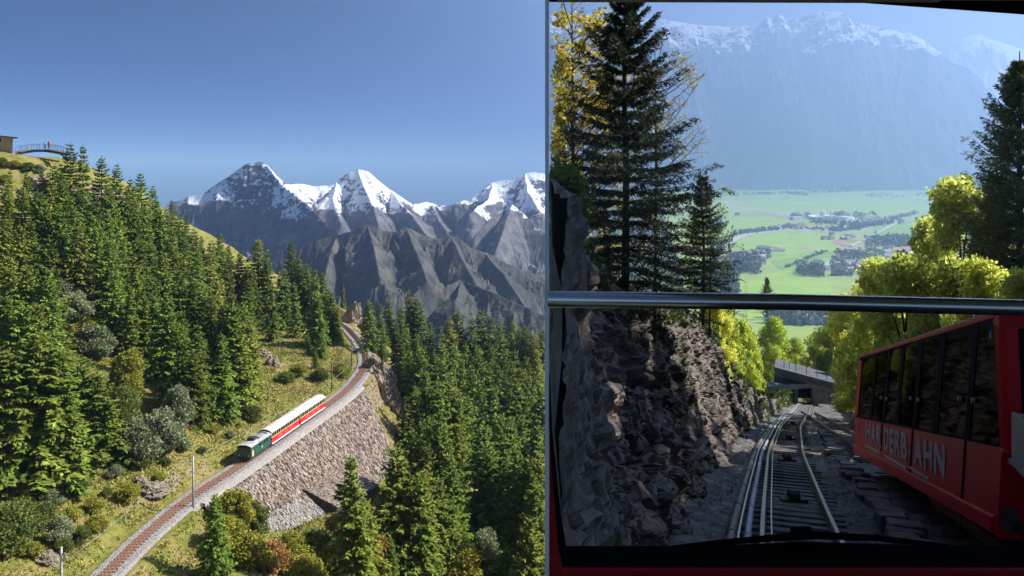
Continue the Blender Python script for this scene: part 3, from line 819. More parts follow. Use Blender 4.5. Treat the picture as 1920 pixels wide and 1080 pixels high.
def coach(s, L, label):
    t = veh('railway_coach', label, s, L, 'red coaches of the mountain train')
    W = 2.05; hl = L / 2
    b = MB(); b.box((0, 0, 0.98), (L, W, 0.84)); lp(t, 'body', b, m_red, bevel=0.03)
    b = MB()
    for sy in (-1, 1): b.box((0, sy * (W / 2 + .04), 0.5), (L - .1, 0.16, 0.1))
    lp(t, 'footboard', b, m_white)
    b = MB(); b.box((0, 0, 0.45), (L - .4, 1.5, 0.22)); lp(t, 'underframe', b, m_dark)
    for sy in (-1, 1):
        b = MB(); b.box((0, sy * (W / 2 - .02), 1.44), (L, 0.08, 0.08)); b.box((0, sy * (W / 2 - .02), 2.17), (L, 0.08, 0.14)); lp(t, 'window_rail', b, m_cream)
        nb = 13
        for i in range(nb + 1):
            x = -hl + .05 + (L - .1) * i / nb
            b = MB(); b.box((x, sy * (W / 2 - .02), 1.8), (0.12 if i % 2 == 0 else 0.07, 0.09, 0.66)); lp(t, 'window_post', b, m_cream)
        for i in range(nb):
            x = -hl + .05 + (L - .1) * (i + .5) / nb
            b = MB(); b.box((x, sy * (W / 2 - .05), 1.8), ((L - .1) / nb - .1, 0.03, 0.64)); lp(t, 'pane', b, m_dglass)
    for sx in (-1, 1):
        b = MB(); b.box((sx * (hl - .03), 0, 1.83), (0.06, W - .12, 0.86)); lp(t, 'end_wall', b, m_cream if sx > 0 else m_dark)
        b = MB(); b.tube([(sx * hl, 0.0, 0.55), (sx * (hl + .3), 0, .55)], 0.07, 8); lp(t, 'coupling', b, m_dark)
    r = roof_shell(L + .25, W, 2.26, 0.42, 0.12); lp(t, 'roof', r, m_roofw)
    wheels(t, L, (-hl + 1.6, -hl + 2.9, hl - 2.9, hl - 1.6))
    for sg in (-1, 1):
        for k, wd in enumerate(('SCHYNIGE', 'PLATTE', 'BAHN')):
            text_on(t, wd, 0.3, side_m((k - 1) * 2.1 * -sg * 1.0 if sg > 0 else (k - 1) * 2.1, sg * (W / 2 + 0.012), 1.02, sg), m_gold)
    return t
LL, CL = 6.2, 9.9
lo_ = veh('locomotive', 'small dark green electric rack locomotive at the head of the red coaches', S0, LL)
W = 2.15; hl = LL / 2
b = MB(); b.box((0, 0, 1.28), (LL, W, 1.5)); lp(lo_, 'body', b, m_green, bevel=0.05)
b = MB(); b.box((0, 0, 0.38), (LL - .5, 1.6, 0.34)); lp(lo_, 'underframe', b, m_dark)
lp(lo_, 'roof', roof_shell(LL + .3, W, 2.12, 0.26, 0.1), m_roofg)
for y in (-0.68, 0, 0.68):
    b = MB(); b.box((-hl - .012, y, 1.72), (0.04, 0.52, 0.46)); lp(lo_, 'windscreen', b, m_dglass)
for y in (-.75, .75):
    b = MB(); b.tube([(-hl - .06, y, .85), (-hl + .02, y, .85)], 0.1, 10); lp(lo_, 'headlight', b, m_lens)
for sy in (-1, 1):
    d = lp(lo_, 'door', MB().box((-hl + .62, sy * (W / 2 + .012), 1.32), (0.5, 0.05, 1.4)), m_cream)
    obj('door_window', MB().box((-hl + .62, sy * (W / 2 + .045), 1.72), (0.32, 0.03, 0.5)).mesh('door_window', m_dglass), d, world=False)
    lp(lo_, 'grille', MB().box((-hl + 1.12, sy * (W / 2 + .012), 1.3), (0.34, 0.05, 1.3)), m_dark)
    for x in (0.0, 1.35, 2.15):
        lp(lo_, 'window', MB().box((x - .3, sy * (W / 2 + .01), 1.72), (0.4, 0.04, 0.44)), m_dglass)
    b = MB(); pr_ = [(-.18, .2), (.18, .2), (.18, -.05), (0, -.24), (-.18, -.05)]
    b.hexa([(0.3 + x, sy * (W / 2 + .005), 1.12 + z) for x, z in pr_], [(0.3 + x, sy * (W / 2 + .035), 1.12 + z) for x, z in pr_]); lp(lo_, 'crest', b, m_gold)
b = MB(); b.box((-.7, 0, 2.62), (0.9, 1.1, 0.36)); lp(lo_, 'resistor_box', b, m_dark)
b = MB()
for y in (-.5, .5):
    b.tube([(1.6, y, 2.42), (.3, y, 2.62), (1.3, y, 2.86)], 0.035, 6)
b.tube([(1.3, -.75, 2.88), (1.3, .75, 2.88)], 0.045, 6); b.tube([(.3, -.5, 2.62), (.3, .5, 2.62)], 0.03, 6); b.tube([(1.6, -.5, 2.42), (1.6, .5, 2.42)], 0.03, 6)
lp(lo_, 'pantograph', b, m_steel)
for x in (0.2, 2.5): lp(lo_, 'roof_beam', MB().box((x, 0, 2.45), (.12, 1.5, .12)), m_dark)
wheels(lo_, LL, (-hl + 1.3, hl - 1.3))
b = MB(); b.box((-hl - .02, 0, 0.45), (.12, 1.9, .3)); lp(lo_, 'buffer_beam', b, m_dark)
coach(S0 + LL + .35, CL, 'red and cream railway coach coupled behind the green locomotive')
coach(S0 + LL + CL + .75, CL, 'red and cream railway coach at the far tail of the train')

# ------------------------------------------------------------------ overhead line
m_mast = M('weathered mast steel', (0.36, 0.36, 0.34), (0.5, 0.5, 0.47), scale=3, rough=0.6, metal=0.2)
m_masto = M('brown mast', (0.16, 0.12, 0.09), (0.24, 0.18, 0.13), scale=3, rough=0.8)
tips = []
for px, pyb, hh, side, mt, lab in [(115, 1150, 6.4, -1, m_mast, 'steel catenary mast at the lower left, cut by the picture bottom'), (362, 952, 6.5, 1, m_mast, 'steel catenary mast on the outer edge of the bend left of the locomotive'),
                                   (503, 782, 5.2, -1, m_masto, 'brown catenary mast behind the first coach'), (622, 732, 5.6, -1, m_masto, 'brown catenary mast just beyond the tail of the train'), (659, 690, 6.2, -1, m_masto, 'thin catenary mast at the far bend by the rock tower')]:
    Yb = -(ZT - .4) * F / (pyb - HY); x = (px - CX) / F * Yb
    t = thing('catenary_mast', lab, 'mast', (x, Yb, ZT - .4), 'catenary masts along the rack railway')
    b = MB(); b.tube([(0, 0, -.5), (0, 0, hh)], [.15, .10], 8); lp(t, 'pole', b, mt, smooth=True)
    b = MB(); b.box((0, 0, .12), (.5, .5, .3)); lp(t, 'foot', b, m_ballast)
    xc = float(np.interp(Yb, TP[:, 1], TP[:, 0])) - x
    b = MB(); b.tube([(0, 0, hh - .7), (xc * .55, 0, hh - .55), (xc, 0, hh - 1.15)], .035, 6); b.tube([(0, 0, hh - 1.6), (xc * .3, 0, hh - 1.2), (xc * .55, 0, hh - .57)], .03, 6); lp(t, 'bracket_arm', b, mt)
    b = MB(); b.tube([(xc * .12, 0, hh - .67), (xc * .22, 0, hh - .64)], .07, 8); lp(t, 'insulator', b, m_dark)
    tips.append((x + xc, Yb, ZT - .4 + hh - 1.2))
wp = []
for a, c_ in zip(tips[:-1], tips[1:]):
    for k in range(8):
        f = k / 8; wp.append((a[0] + (c_[0] - a[0]) * f, a[1] + (c_[1] - a[1]) * f, a[2] + (c_[2] - a[2]) * f - .25 * math.sin(math.pi * f)))
wp.append(tips[-1])
b = MB(); b.tube(wp, 0.016, 5); tag(obj('contact_wire', b.mesh('contact_wire', m_steel)), 'thin overhead contact wire strung along the rack railway', 'wire')
# small timber crossing by the far bend
p0 = P(664, 648, 203); b = MB(); b.box((p0[0] - 1.5, p0[1], ZT + .1), (3.4, 1.0, .2)); b.box((p0[0] + 1.9, p0[1] + 1.5, ZT + .5), (0.9, 0.7, 1.0))
tag(obj('lineside_box', b.mesh('lineside_box', m_white)), 'pale slab and cabinet beside the rails at the far bend', 'cabinet')

# ------------------------------------------------------------------ hilltop: house, curved lookout bridge, two people
m_plaster = M('cream plaster', (0.50, 0.38, 0.22), (0.58, 0.45, 0.28), scale=1.5, rough=0.9, c3=(0.42, 0.31, 0.18), s3=0.6)
m_eave = M('dark roof sheet', (0.10, 0.10, 0.10), (0.16, 0.15, 0.14), scale=2, rough=0.7)
YB = 186.0
hs = thing('hilltop_house', 'cream plastered house with flat pitched dark roof at the top left edge', 'house', tuple(P(-20, 290, YB)))
pl = P(-110, 300, YB); prr = P(24, 300, YB)
b = MB(); b.hexa([(pl[0], YB, -2), (prr[0], YB, -2), (prr[0] - 7.5, YB + 9, -2), (pl[0] - 7.5, YB + 9, -2)], [(pl[0], YB, P(0, 250, YB)[2]), (prr[0], YB, P(0, 257, YB)[2]), (prr[0] - 7.5, YB + 9, P(0, 257, YB)[2]), (pl[0] - 7.5, YB + 9, P(0, 250, YB)[2])])
obj('wall', b.mesh('wall', m_plaster), hs)
a0, a1 = P(-120, 244, YB - .6), P(34, 257, YB - .6)
b = MB(); b.hexa([(a0[0], YB - .6, a0[2]), (a1[0], YB - .6, a1[2] - .25), (a1[0] - 8, YB + 9.8, a1[2] - .25), (a0[0] - 8, YB + 9.8, a0[2])], [(a0[0], YB - .6, a0[2] + .28), (a1[0], YB - .6, a1[2] - .05), (a1[0] - 8, YB + 9.8, a1[2] - .05), (a0[0] - 8, YB + 9.8, a0[2] + .28)])
rf = obj('roof', b.mesh('roof', m_eave), hs)
b = MB(); b.tube([P(22, 262, YB - .2), P(21, 266, YB - .12), P(21, 290, YB - .12)], .07, 6); obj('drainpipe', b.mesh('drainpipe', m_eave), hs)
for px in (1, -50, -85):
    q = P(px, 263, YB); wf = obj('window', MB().box((q[0], YB - .02, q[2]), (.62, .08, 1.15)).mesh('window', m_white), hs)
    obj('pane', MB().box((q[0], YB - .05, q[2]), (.46, .08, .95)).mesh('pane', m_dglass), wf)

br = thing('lookout_bridge', 'dark arched steel lookout bridge with railing on the hilltop', 'bridge', tuple(P(75, 292, 188)))
cv = []
for i in range(25):
    f = i / 24; px = 33 + (122 - 33) * f; py = 287 - 8.5 * math.sin(math.pi * (0.12 + f * .80)) ** 1.0 + 1.5
    cv.append(P(px, py, 188 + 5 * math.sin(math.pi * f)))
dk = MB(); dk.sweep(cv, [(-.8, 0), (-.8, .1), (.8, .1), (.8, 0)]); obj('deck', dk.mesh('deck', m_eave), br)
b = MB()
for sx in (-.7, .7): b.sweep([c_ + np.array([0, sx, 0]) for c_ in cv], [(-.06, -.55), (-.06, -.1), (.06, -.1), (.06, -.55)])
obj('girder', b.mesh('girder', m_dark), br)
m_slat = M('underside slat', (0.42, 0.36, 0.28), (0.5, 0.44, 0.36), scale=3, rough=.9)
for i in range(1, 24, 2):
    b = MB(); b.box(tuple(cv[i] - np.array([0, 0, .38])), (.35, 1.3, .12), M=Matrix.Rotation(.4, 3, 'Y')); obj('slat', b.mesh('slat', m_slat), br)
for sx in (-.72, .72):
    for i in range(0, 25, 3):
        c_ = cv[i] + np.array([0, sx, 0]); b = MB(); b.tube([c_, c_ + np.array([0, 0, 1.15])], .035, 6); obj('railing_post', b.mesh('railing_post', m_dark), br)
    for h_, r_ in ((1.15, .03), (.8, .012), (.5, .012)):
        b = MB(); b.tube([c_ + np.array([0, sx, h_]) for c_ in cv], r_, 5); obj('handrail' if h_ > 1 else 'wire', b.mesh('handrail', m_dark), br)
m_orange = M('orange barrier boards', (0.55, 0.22, 0.05), (0.6, 0.32, 0.12), scale=3, rough=.8)
fe = thing('orange_fence', 'low orange board fence on the slope under the lookout bridge', 'fence', tuple(P(80, 303, 191)))
for i in range(9):
    a, c_ = P(47 + i * 7.2, 294.5 + i * 1.15, 191), P(47 + (i + 1) * 7.2, 294.5 + (i + 1) * 1.15, 191)
    b = MB(); b.hexa([a, c_, c_ + [0, .08, 0], a + [0, .08, 0]], [a + [0, 0, .38], c_ + [0, 0, .38], c_ + [0, .08, .38], a + [0, .08, .38]]); obj('board', b.mesh('board', m_orange), fe)
    b = MB(); b.tube([a + [0, .12, -1.5], a + [0, .12, .45]], .05, 6); obj('post', b.mesh('post', m_bark), fe)

def person(loc, h, jacket, trousers, label, rz, arm=0.15):
    bm_me = bpy.data.meshes.new('figure')
    k = h / 1.75
    vs = [(0, 0, .95), (0, 0, 1.15), (0, 0, 1.40), (0, 0, 1.50), (0, -.01, 1.58), (0, -.01, 1.68), (0, -.01, 1.75),
          (.17, 0, 1.40), (.24, .02, 1.13), (.22, -.12 - arm, .98), (.21, -.17 - arm, .95), (-.17, 0, 1.40), (-.24, .02, 1.13), (-.22, -.12 - arm, .98), (-.21, -.17 - arm, .95),
          (.1, 0, .90), (.1, -.02, .5), (.1, .02, .09), (.1, -.13, .04), (-.1, 0, .90), (-.1, -.02, .5), (-.1, .02, .09), (-.1, -.13, .04)]
    es = [(0, 1), (1, 2), (2, 3), (3, 4), (4, 5), (5, 6), (2, 7), (7, 8), (8, 9), (9, 10), (2, 11), (11, 12), (12, 13), (13, 14), (0, 15), (15, 16), (16, 17), (17, 18), (0, 19), (19, 20), (20, 21), (21, 22)]
    rad = [.15, .14, .16, .065, .085, .105, .07, .075, .055, .042, .035, .075, .055, .042, .035, .09, .065, .05, .04, .09, .065, .05, .04]
    bm_me.from_pydata([tuple(c_ * k for c_ in v) for v in vs], es, [])
    o = bpy.data.objects.new('figure', bm_me); COL.objects.link(o)
    md = o.modifiers.new('skin', 'SKIN')
    for sv, r_ in zip(bm_me.skin_vertices[0].data, rad): sv.radius = (r_ * k, r_ * k * .8)
    bm_me.skin_vertices[0].data[0].use_root = True
    sb = o.modifiers.new('sub', 'SUBSURF'); sb.levels = sb.render_levels = 2
    dg = bpy.context.evaluated_depsgraph_get(); ev = o.evaluated_get(dg)
    me = bpy.data.meshes.new_from_object(ev); bpy.data.objects.remove(o)
    me.materials.clear()
    for m_ in (m_skin, jacket, trousers, m_dark): me.materials.append(m_)
    for p_ in me.polygons:
        z = p_.center.z / k; p_.use_smooth = True
        hand = abs(p_.center.x) > .15 * k and z < 1.02 and p_.center.y < -.12 * k
        p_.material_index = 3 if z < .1 or z > 1.7 else (2 if z < .92 and not hand else (0 if z > 1.5 or hand else 1))
    r_ = obj('person', me, loc=loc); r_.rotation_euler = (0, 0, rz); r_.name = 'person'
    hb = MB(); hb.tube([(0, .02 * k, 1.62 * k), (0, .02 * k, 1.70 * k), (0, .01 * k, 1.77 * k)], [.105 * k, .115 * k, .06 * k], 10)
    obj('hair', hb.mesh('hair', m_bark, smooth=True), r_, world=False)
    return tag(r_, label, 'person', 'people on the lookout bridge')
m_skin = M('skin', (0.5, 0.32, 0.24), rough=.6)
m_jr = M('red jacket', (0.6, 0.05, 0.03), rough=.8); m_jp = M('pale pink top', (0.65, 0.5, 0.48), rough=.8)
m_tr = M('dark trousers', (0.03, 0.03, 0.04), rough=.9); m_rt = M('red dark trousers', (0.25, 0.03, 0.03), rough=.9)
def on_deck(px):
    return tuple(np.array([np.interp((px - CX) / F * 192, [c_[0] for c_ in cv], [c_[i] for c_ in cv]) for i in range(3)]) + np.array([0, -.35, .1]))
person(on_deck(82), 1.62, m_jp, m_tr, 'person in a pale top and dark trousers standing on the lookout bridge', 2.6)
person(on_deck(92), 1.82, m_jr, m_rt, 'person in a bright red jacket standing on the lookout bridge', 3.4, .05)

# ------------------------------------------------------------------ trees of the left picture
ORD = ['first', 'second', 'third', 'fourth', 'fifth', 'sixth', 'seventh', 'eighth', 'ninth', 'tenth', 'eleventh', 'twelfth', 'thirteenth', 'fourteenth', 'fifteenth', 'sixteenth']
ORDX = ORD + ['seventeenth', 'eighteenth', 'nineteenth', 'twentieth']
ROWS = [
    ('along the skyline below the lookout bridge', 'skyline spruces of the left slope', [(102, 300, 15), (130, 262, 18), (155, 266, 19), (190, 286, 17), (215, 303, 15), (240, 330, 15), (268, 320, 17), (287, 345, 13), (322, 371, 9), (350, 398, 9), (378, 440, 9), (410, 434, 13)]),
    ('high on the slope under the house', 'spruces under the hilltop house', [(12, 330, 13), (38, 345, 13), (70, 350, 15), (98, 335, 15), (122, 330, 17), (150, 345, 17), (178, 370, 17), (205, 345, 17), (232, 350, 17)]),
    ('in the middle of the left slope', 'spruces in the middle of the left slope', [(5, 400, 17), (32, 415, 18), (62, 405, 18), (90, 440, 18), (150, 400, 17), (180, 410, 16), (300, 385, 17), (322, 430, 17), (345, 440, 17), (372, 465, 17), (398, 470, 17), (425, 478, 16)]),
    ('in the dark group above the first coach', 'spruces above the first coach', [(240, 535, 13), (268, 540, 13), (288, 513, 16), (312, 545, 15), (340, 575, 14), (360, 655, 11), (385, 630, 12), (402, 540, 17), (430, 545, 18), (445, 590, 15)]),
    ('in the pointed group before the brown ridge', 'spruces before the brown ridge', [(466, 520, 15), (485, 443, 17), (502, 468, 15), (522, 505, 14), (548, 449, 18), (562, 480, 15), (578, 490, 15), (592, 503, 15), (608, 508, 14), (625, 545, 12), (643, 515, 7)]),
    ('in the big dark clump at the left edge', 'big spruces at the left edge', [(2, 640, 16), (28, 650, 15), (62, 612, 18), (88, 640, 16), (112, 645, 17), (150, 655, 14), (180, 690, 12)]),
    ('among the small trees by the far bend', 'small spruces by the far bend', [(578, 622, 5), (604, 617, 6), (592, 655, 4), (718, 640, 6)]),
    ('in the back row right of the far bend', 'back row of the right forest', [(693, 560, 12), (712, 566, 12), (731, 560, 13), (750, 572, 13), (768, 541, 18), (784, 556, 17), (806, 600, 14), (826, 606, 15), (843, 590, 17), (860, 572, 19), (881, 590, 18), (905, 576, 20)]),
    ('in the back row beside the white divider', 'right end of the back row of the forest', [(922, 590, 19), (940, 600, 18), (957, 598, 18), (972, 612, 17), (988, 606, 19), (1003, 618, 18), (1017, 612, 19)]),
    ('in the second row of the right forest', 'second row of the right forest', [(752, 640, 13), (772, 650, 15), (792, 645, 18), (812, 655, 19), (832, 648, 19), (852, 640, 19), (874, 640, 19), (897, 650, 19), (920, 640, 19), (944, 655, 19), (966, 650, 20), (986, 660, 19), (1008, 655, 20)]),
    ('in the tall middle of the right forest', 'tall spruces in the middle of the right forest', [(760, 738, 11), (778, 715, 15), (800, 690, 19), (818, 705, 20), (838, 700, 20), (858, 735, 18), (880, 735, 18), (905, 705, 20), (928, 720, 20), (950, 700, 20), (972, 705, 20), (995, 700, 20), (1016, 720, 20)]),
    ('low in the right forest above the dark gap', 'low spruces above the dark gap', [(790, 780, 15), (812, 770, 18), (832, 780, 18), (935, 770, 18), (958, 775, 18), (980, 770, 18), (1004, 780, 18)]),
    ('in the front row below the stone embankment', 'front spruces below the embankment', [(405, 918, 10), (667, 847, 18), (690, 930, 11), (746, 822, 18), (785, 880, 15), (800, 872, 15), (822, 890, 14), (850, 850, 16), (735, 1000, 7), (1008, 880, 17), (950, 1010, 6), (990, 960, 13)]),
]
EXTRA = [
    ('along the grassy ridge left of the dark peak', 'spruces along the grassy ridge', [(250, 345, 14), (300, 368, 13), (312, 388, 12), (336, 398, 12), (364, 425, 11), (394, 448, 11), (430, 455, 11), (450, 468, 11), (463, 490, 10)]),
    ('close under the lookout bridge', 'spruces close under the lookout bridge', [(15, 312, 9), (50, 318, 8), (78, 312, 10), (92, 318, 11), (112, 312, 14)]),
    ('half hidden on the high slope left of the ridge spruces', 'half hidden spruces high on the slope', [(85, 372, 14), (112, 385, 15), (140, 378, 16), (165, 390, 15), (200, 392, 16), (222, 388, 16), (250, 372, 16), (272, 385, 16), (298, 395, 14)]),
    ('in the dense middle below the high slope', 'dense middle of the left slope', [(15, 470, 17), (48, 490, 17), (82, 500, 17), (205, 440, 16), (232, 445, 16), (258, 440, 17), (282, 450, 17), (308, 470, 17), (335, 500, 16), (362, 520, 16), (388, 530, 16), (415, 560, 16)]),
    ('in the lower middle of the left slope', 'lower middle of the left slope', [(10, 540, 16), (40, 555, 16), (75, 560, 15), (215, 500, 14), (250, 490, 15), (325, 600, 14), (372, 600, 15), (415, 620, 14), (455, 560, 16), (470, 600, 13)]),
    ('in the fill behind the pointed group', 'fill of the pointed group', [(475, 500, 15), (510, 530, 13), (535, 500, 15), (555, 530, 13), (585, 540, 13), (600, 550, 12), (617, 540, 11), (635, 570, 9)]),
    ('deep in the right forest behind the tall middle', 'deep spruces of the right forest', [(742, 600, 13), (762, 610, 14), (783, 620, 15), (822, 665, 18), (845, 672, 18), (866, 668, 18), (888, 680, 19), (912, 672, 19), (936, 685, 19), (958, 678, 19), (980, 685, 19), (1001, 690, 19)]),
    ('on the steep bank under the right forest', 'steep bank spruces of the right forest', [(775, 800, 13), (800, 825, 14), (838, 830, 14), (862, 790, 16), (905, 790, 18), (925, 830, 16), (950, 840, 16), (972, 850, 16), (995, 850, 16), (1015, 850, 17)]),
    ('low among the front spruces', 'low front spruces', [(655, 920, 10), (765, 930, 11), (720, 900, 12), (810, 950, 9), (845, 930, 11), (870, 990, 7), (1000, 1000, 8), (1018, 960, 12)]),
]
ROWS += EXTRA
for phrase, grp, lst in ROWS:
    lst = sorted(lst)
    for i, (px, py, H) in enumerate(lst):
        yl = (phrase.startswith('in the middle') and i % 3 == 1) or (phrase.startswith('in the front') and i % 4 == 2) or R.random() < 0.06
        spruce(hit_tip(px, py, H), H, f'{ORD[i]} spruce from the left {phrase}', grp, yellow=yl, wide=R.uniform(.88, 1.12) * (1.5 if 'big dark' in phrase else 1.0))

BL = [(4, 302, 1.8, 'green', 'low green bush just under the house wall at the left edge', 1.5), (28, 306, 1.6, 'yellow', 'low yellow bush on the hilltop between house and bridge', 1.6), (52, 312, 1.7, 'green', 'low green bush on the hilltop under the bridge start', 1.5), (74, 314, 1.6, 'grey', 'low pale bush on the hilltop under the middle of the bridge', 1.5), (8, 335, 1.6, 'yellow', 'yellowish bush at the left edge under the house', 1.4), (55, 345, 1.4, 'yellow', 'dry yellow bush between the highest spruces', 1.4),
      (140, 575, 5, 'grey', 'grey green shrub between the dark spruces on the left slope', 1.3), (115, 545, 4, 'grey', 'upper grey green shrub in the gap of the left slope', 1.3), (175, 640, 5, 'grey', 'grey green shrub above the autumn coloured tree', 1.2),
      (165, 615, 4, 'yellow', 'yellowish shrub beside the grey shrubs on the left slope', 1.2), (15, 700, 7, 'yellow', 'yellow green broadleaf shrub at the far left edge', 1.0), (300, 820, 6, 'grey', 'pale grey green shrub at the edge of the wood above the bend', 1.1), (262, 830, 5, 'grey', 'second pale shrub left of the edge shrub above the bend', 1.2),
      (335, 770, 6, 'grey', 'grey green shrub in front of the dark spruce group', .8), (30, 985, 4, 'green', 'green shrub on the lower left bank', 1.3), (8, 1010, 5, 'green', 'dark green shrub at the lower left corner', 1.2), (75, 970, 2.5, 'green', 'low green shrub on the dry bank', 1.3), (110, 1000, 2.5, 'grey', 'small grey shrub on the dry bank above the lowest mast', 1.2),
      (440, 960, 4.5, 'yellow', 'yellow shrub at the near foot of the embankment', 1.1), (475, 975, 4, 'green', 'green shrub at the near corner of the embankment', 1.0), (420, 1010, 4, 'yellow', 'lower yellow shrub beside the small front spruce', 1.2), (470, 1040, 4, 'yellow', 'yellow green bush below the embankment corner', 1.2),
      (510, 1050, 3.5, 'orange', 'rust orange bush below the embankment corner', 1.2), (545, 1030, 3.5, 'yellow', 'yellow bush below the pale masonry', 1.3), (590, 1030, 4, 'green', 'green bush below the pale masonry', 1.2), (630, 1000, 4.5, 'orange', 'orange bush by the dark wedge of the wall', .8), (625, 1055, 4, 'yellow', 'yellow bush at the bottom below the wall', 1.2),
      (708, 1045, 5, 'orange', 'salmon orange bush between the front spruces', .8), (575, 1075, 3.5, 'yellow', 'mustard bush at the bottom edge under the masonry', 1.3), (690, 1075, 3.5, 'yellow', 'yellow bush at the bottom edge by the front spruces', 1.2), (840, 1030, 6, 'yellow', 'bright yellow green tree right of the front spruces', 1.0), (870, 1060, 5, 'yellow', 'yellow bush at the bottom right of the left view', 1.2),
      (910, 1040, 6, 'grey', 'pale grey green young tree at the bottom right', .9), (945, 1070, 4, 'green', 'green bush at the bottom near the white divider', 1.2), (885, 985, 3, 'yellow', 'grassy yellow bush at the edge of the dark forest', 1.4), (640, 690, 3, 'yellow', 'yellow bush beside the far bend', 1.3), (600, 700, 2.5, 'green', 'small green bush under the far crag', 1.3),
      (715, 660, 3, 'yellow', 'yellow green bush on the cliff top right of the bend', 1.2), (560, 690, 2.2, 'yellow', 'low yellow bush above the second coach', 1.6), (535, 705, 2, 'green', 'low green bush above the gap between the coaches', 1.6), (470, 775, 2.5, 'green', 'low green bush behind the locomotive', 1.3), (735, 905, 3, 'grey', 'grey bush at the right foot of the embankment', 1.0)]
_r = random.Random(5)
for i, (px, py) in enumerate([(40, 940), (70, 1000), (100, 950), (130, 985), (150, 930), (175, 965), (200, 940), (215, 900), (240, 940), (150, 1020), (180, 1000), (310, 880), (345, 850), (400, 820), (120, 1040), (60, 1050), (380, 860), (430, 830), (300, 910), (265, 880)]):
    BL.append((px, py - 14, _r.uniform(.9, 1.9), ['yellow', 'green', 'grey', 'yellow', 'green'][i % 5], f'{ORDX[i]} low {["yellow", "green", "grey", "straw coloured", "dark green"][i % 5]} bush on the near bank above the track', 1.5))
for px, py, H, key, lab, wd in BL:
    p = hit(px, min(py + H * 6, 1130)); shrub(tuple(p), H, key, lab, 'shrubs on the railway hillside', wide=wd)
for px, py, H, key, lab in [(240, 690, 9, 'yellow', 'broadleaf tree turning yellow beside the big dark clump'), (232, 760, 8, 'green', 'green broadleaf tree below the yellowing tree'), (860, 960, 8, 'yellow', 'yellowing broadleaf tree at the dark forest edge')]:
    p = hit_tip(px, py - 40, H); shrub(p, H, key, lab, 'broadleaf trees of the left slope', tree=True, name='broadleaf_tree', cat='tree')

# dry grass tufts over the open ground
g = np.random.default_rng(77); n = 110000
tx_ = g.uniform(-80, 5, n); ty_ = g.uniform(84, 215, n)
sd = track_sd(tx_, ty_)
dens = fbm(tx_ / 6, ty_ / 6, oct=3, seed=31)
ok = (np.abs(sd) > 2.6) & ~((sd > 0) & (sd < emb_d(ty_) + .8) & (ty_ > 111) & (ty_ < 172)) & (dens > -0.45)
tx_, ty_ = tx_[ok], ty_[ok]; tz_ = ground(tx_, ty_); n = len(tx_)
P0, D_, W_ = [], [], []
for k in range(3):
    a = g.uniform(0, 6.28, n); h_ = g.uniform(.12, .42, n) * (1 + .5 * fbm(tx_ / 4, ty_ / 4, oct=2, seed=8))
    P0.append(np.stack([tx_ + g.uniform(-.2, .2, n), ty_ + g.uniform(-.2, .2, n), tz_ - .05], 1)); D_.append(np.stack([np.cos(a) * h_ * .5, np.sin(a) * h_ * .5, h_], 1)); W_.append(np.stack([-np.sin(a) * .1, np.cos(a) * .1, 0 * a], 1))
V_, Q_ = kites(np.concatenate(P0), np.concatenate(D_), np.concatenate(W_))
m_tuft = M('grass blades', (0.27, 0.28, 0.05), (0.50, 0.42, 0.13), scale=0.25, rough=.9, island=.4, trans=.25, c3=(0.22, 0.25, 0.05), s3=0.6)
o = obj('grass', mesh_np('grass', V_, quads=Q_, mats=[m_tuft])); o['kind'] = 'stuff'; o['label'] = 'dry yellowish alpine grass on the open banks beside the railway'
# ------------------------------------------------------------------ right: valley floor far below
ZV = -248.0
def G(px, py, dz=0.0):
    Y_ = -(ZV) * F / (py - HY); return np.array([(px - CX) / F * Y_, Y_, ZV + dz])
m_field = M('meadow fields', (0.27, 0.36, 0.06), (0.33, 0.42, 0.08), scale=0.006, rough=0.95, c3=(0.28, 0.33, 0.12), s3=0.0022, bump=0)
def fmat(i, c1, c2): return M('field %d' % i, c1, c2, scale=0.012, rough=.95)
poly_ = MB()
pl_ = [G(1180, 357), G(1240, 400), G(1270, 480), G(1300, 620), G(1440, 760), G(1700, 760), G(2250, 640), G(2300, 357)]
poly_.add(pl_, [tuple(range(8))])
lowv = [p - np.array([60, 0, 60]) for p in pl_[:4]] 
poly_.add(pl_[:4] + lowv, [(0, 1, 5, 4), (1, 2, 6, 5), (2, 3, 7, 6)])
struct('valley_floor', poly_.mesh('valley_floor', m_field), 'bright green valley floor below the hazy mountain')
FC = [((0.26, 0.40, 0.055), (0.33, 0.47, 0.08)), ((0.34, 0.42, 0.12), (0.38, 0.45, 0.15)), ((0.19, 0.32, 0.05), (0.24, 0.37, 0.07)), ((0.34, 0.37, 0.2), (0.40, 0.40, 0.25)), ((0.36, 0.29, 0.22), (0.42, 0.34, 0.26))]
FM_ = [fmat(i, *c) for i, c in enumerate(FC)]
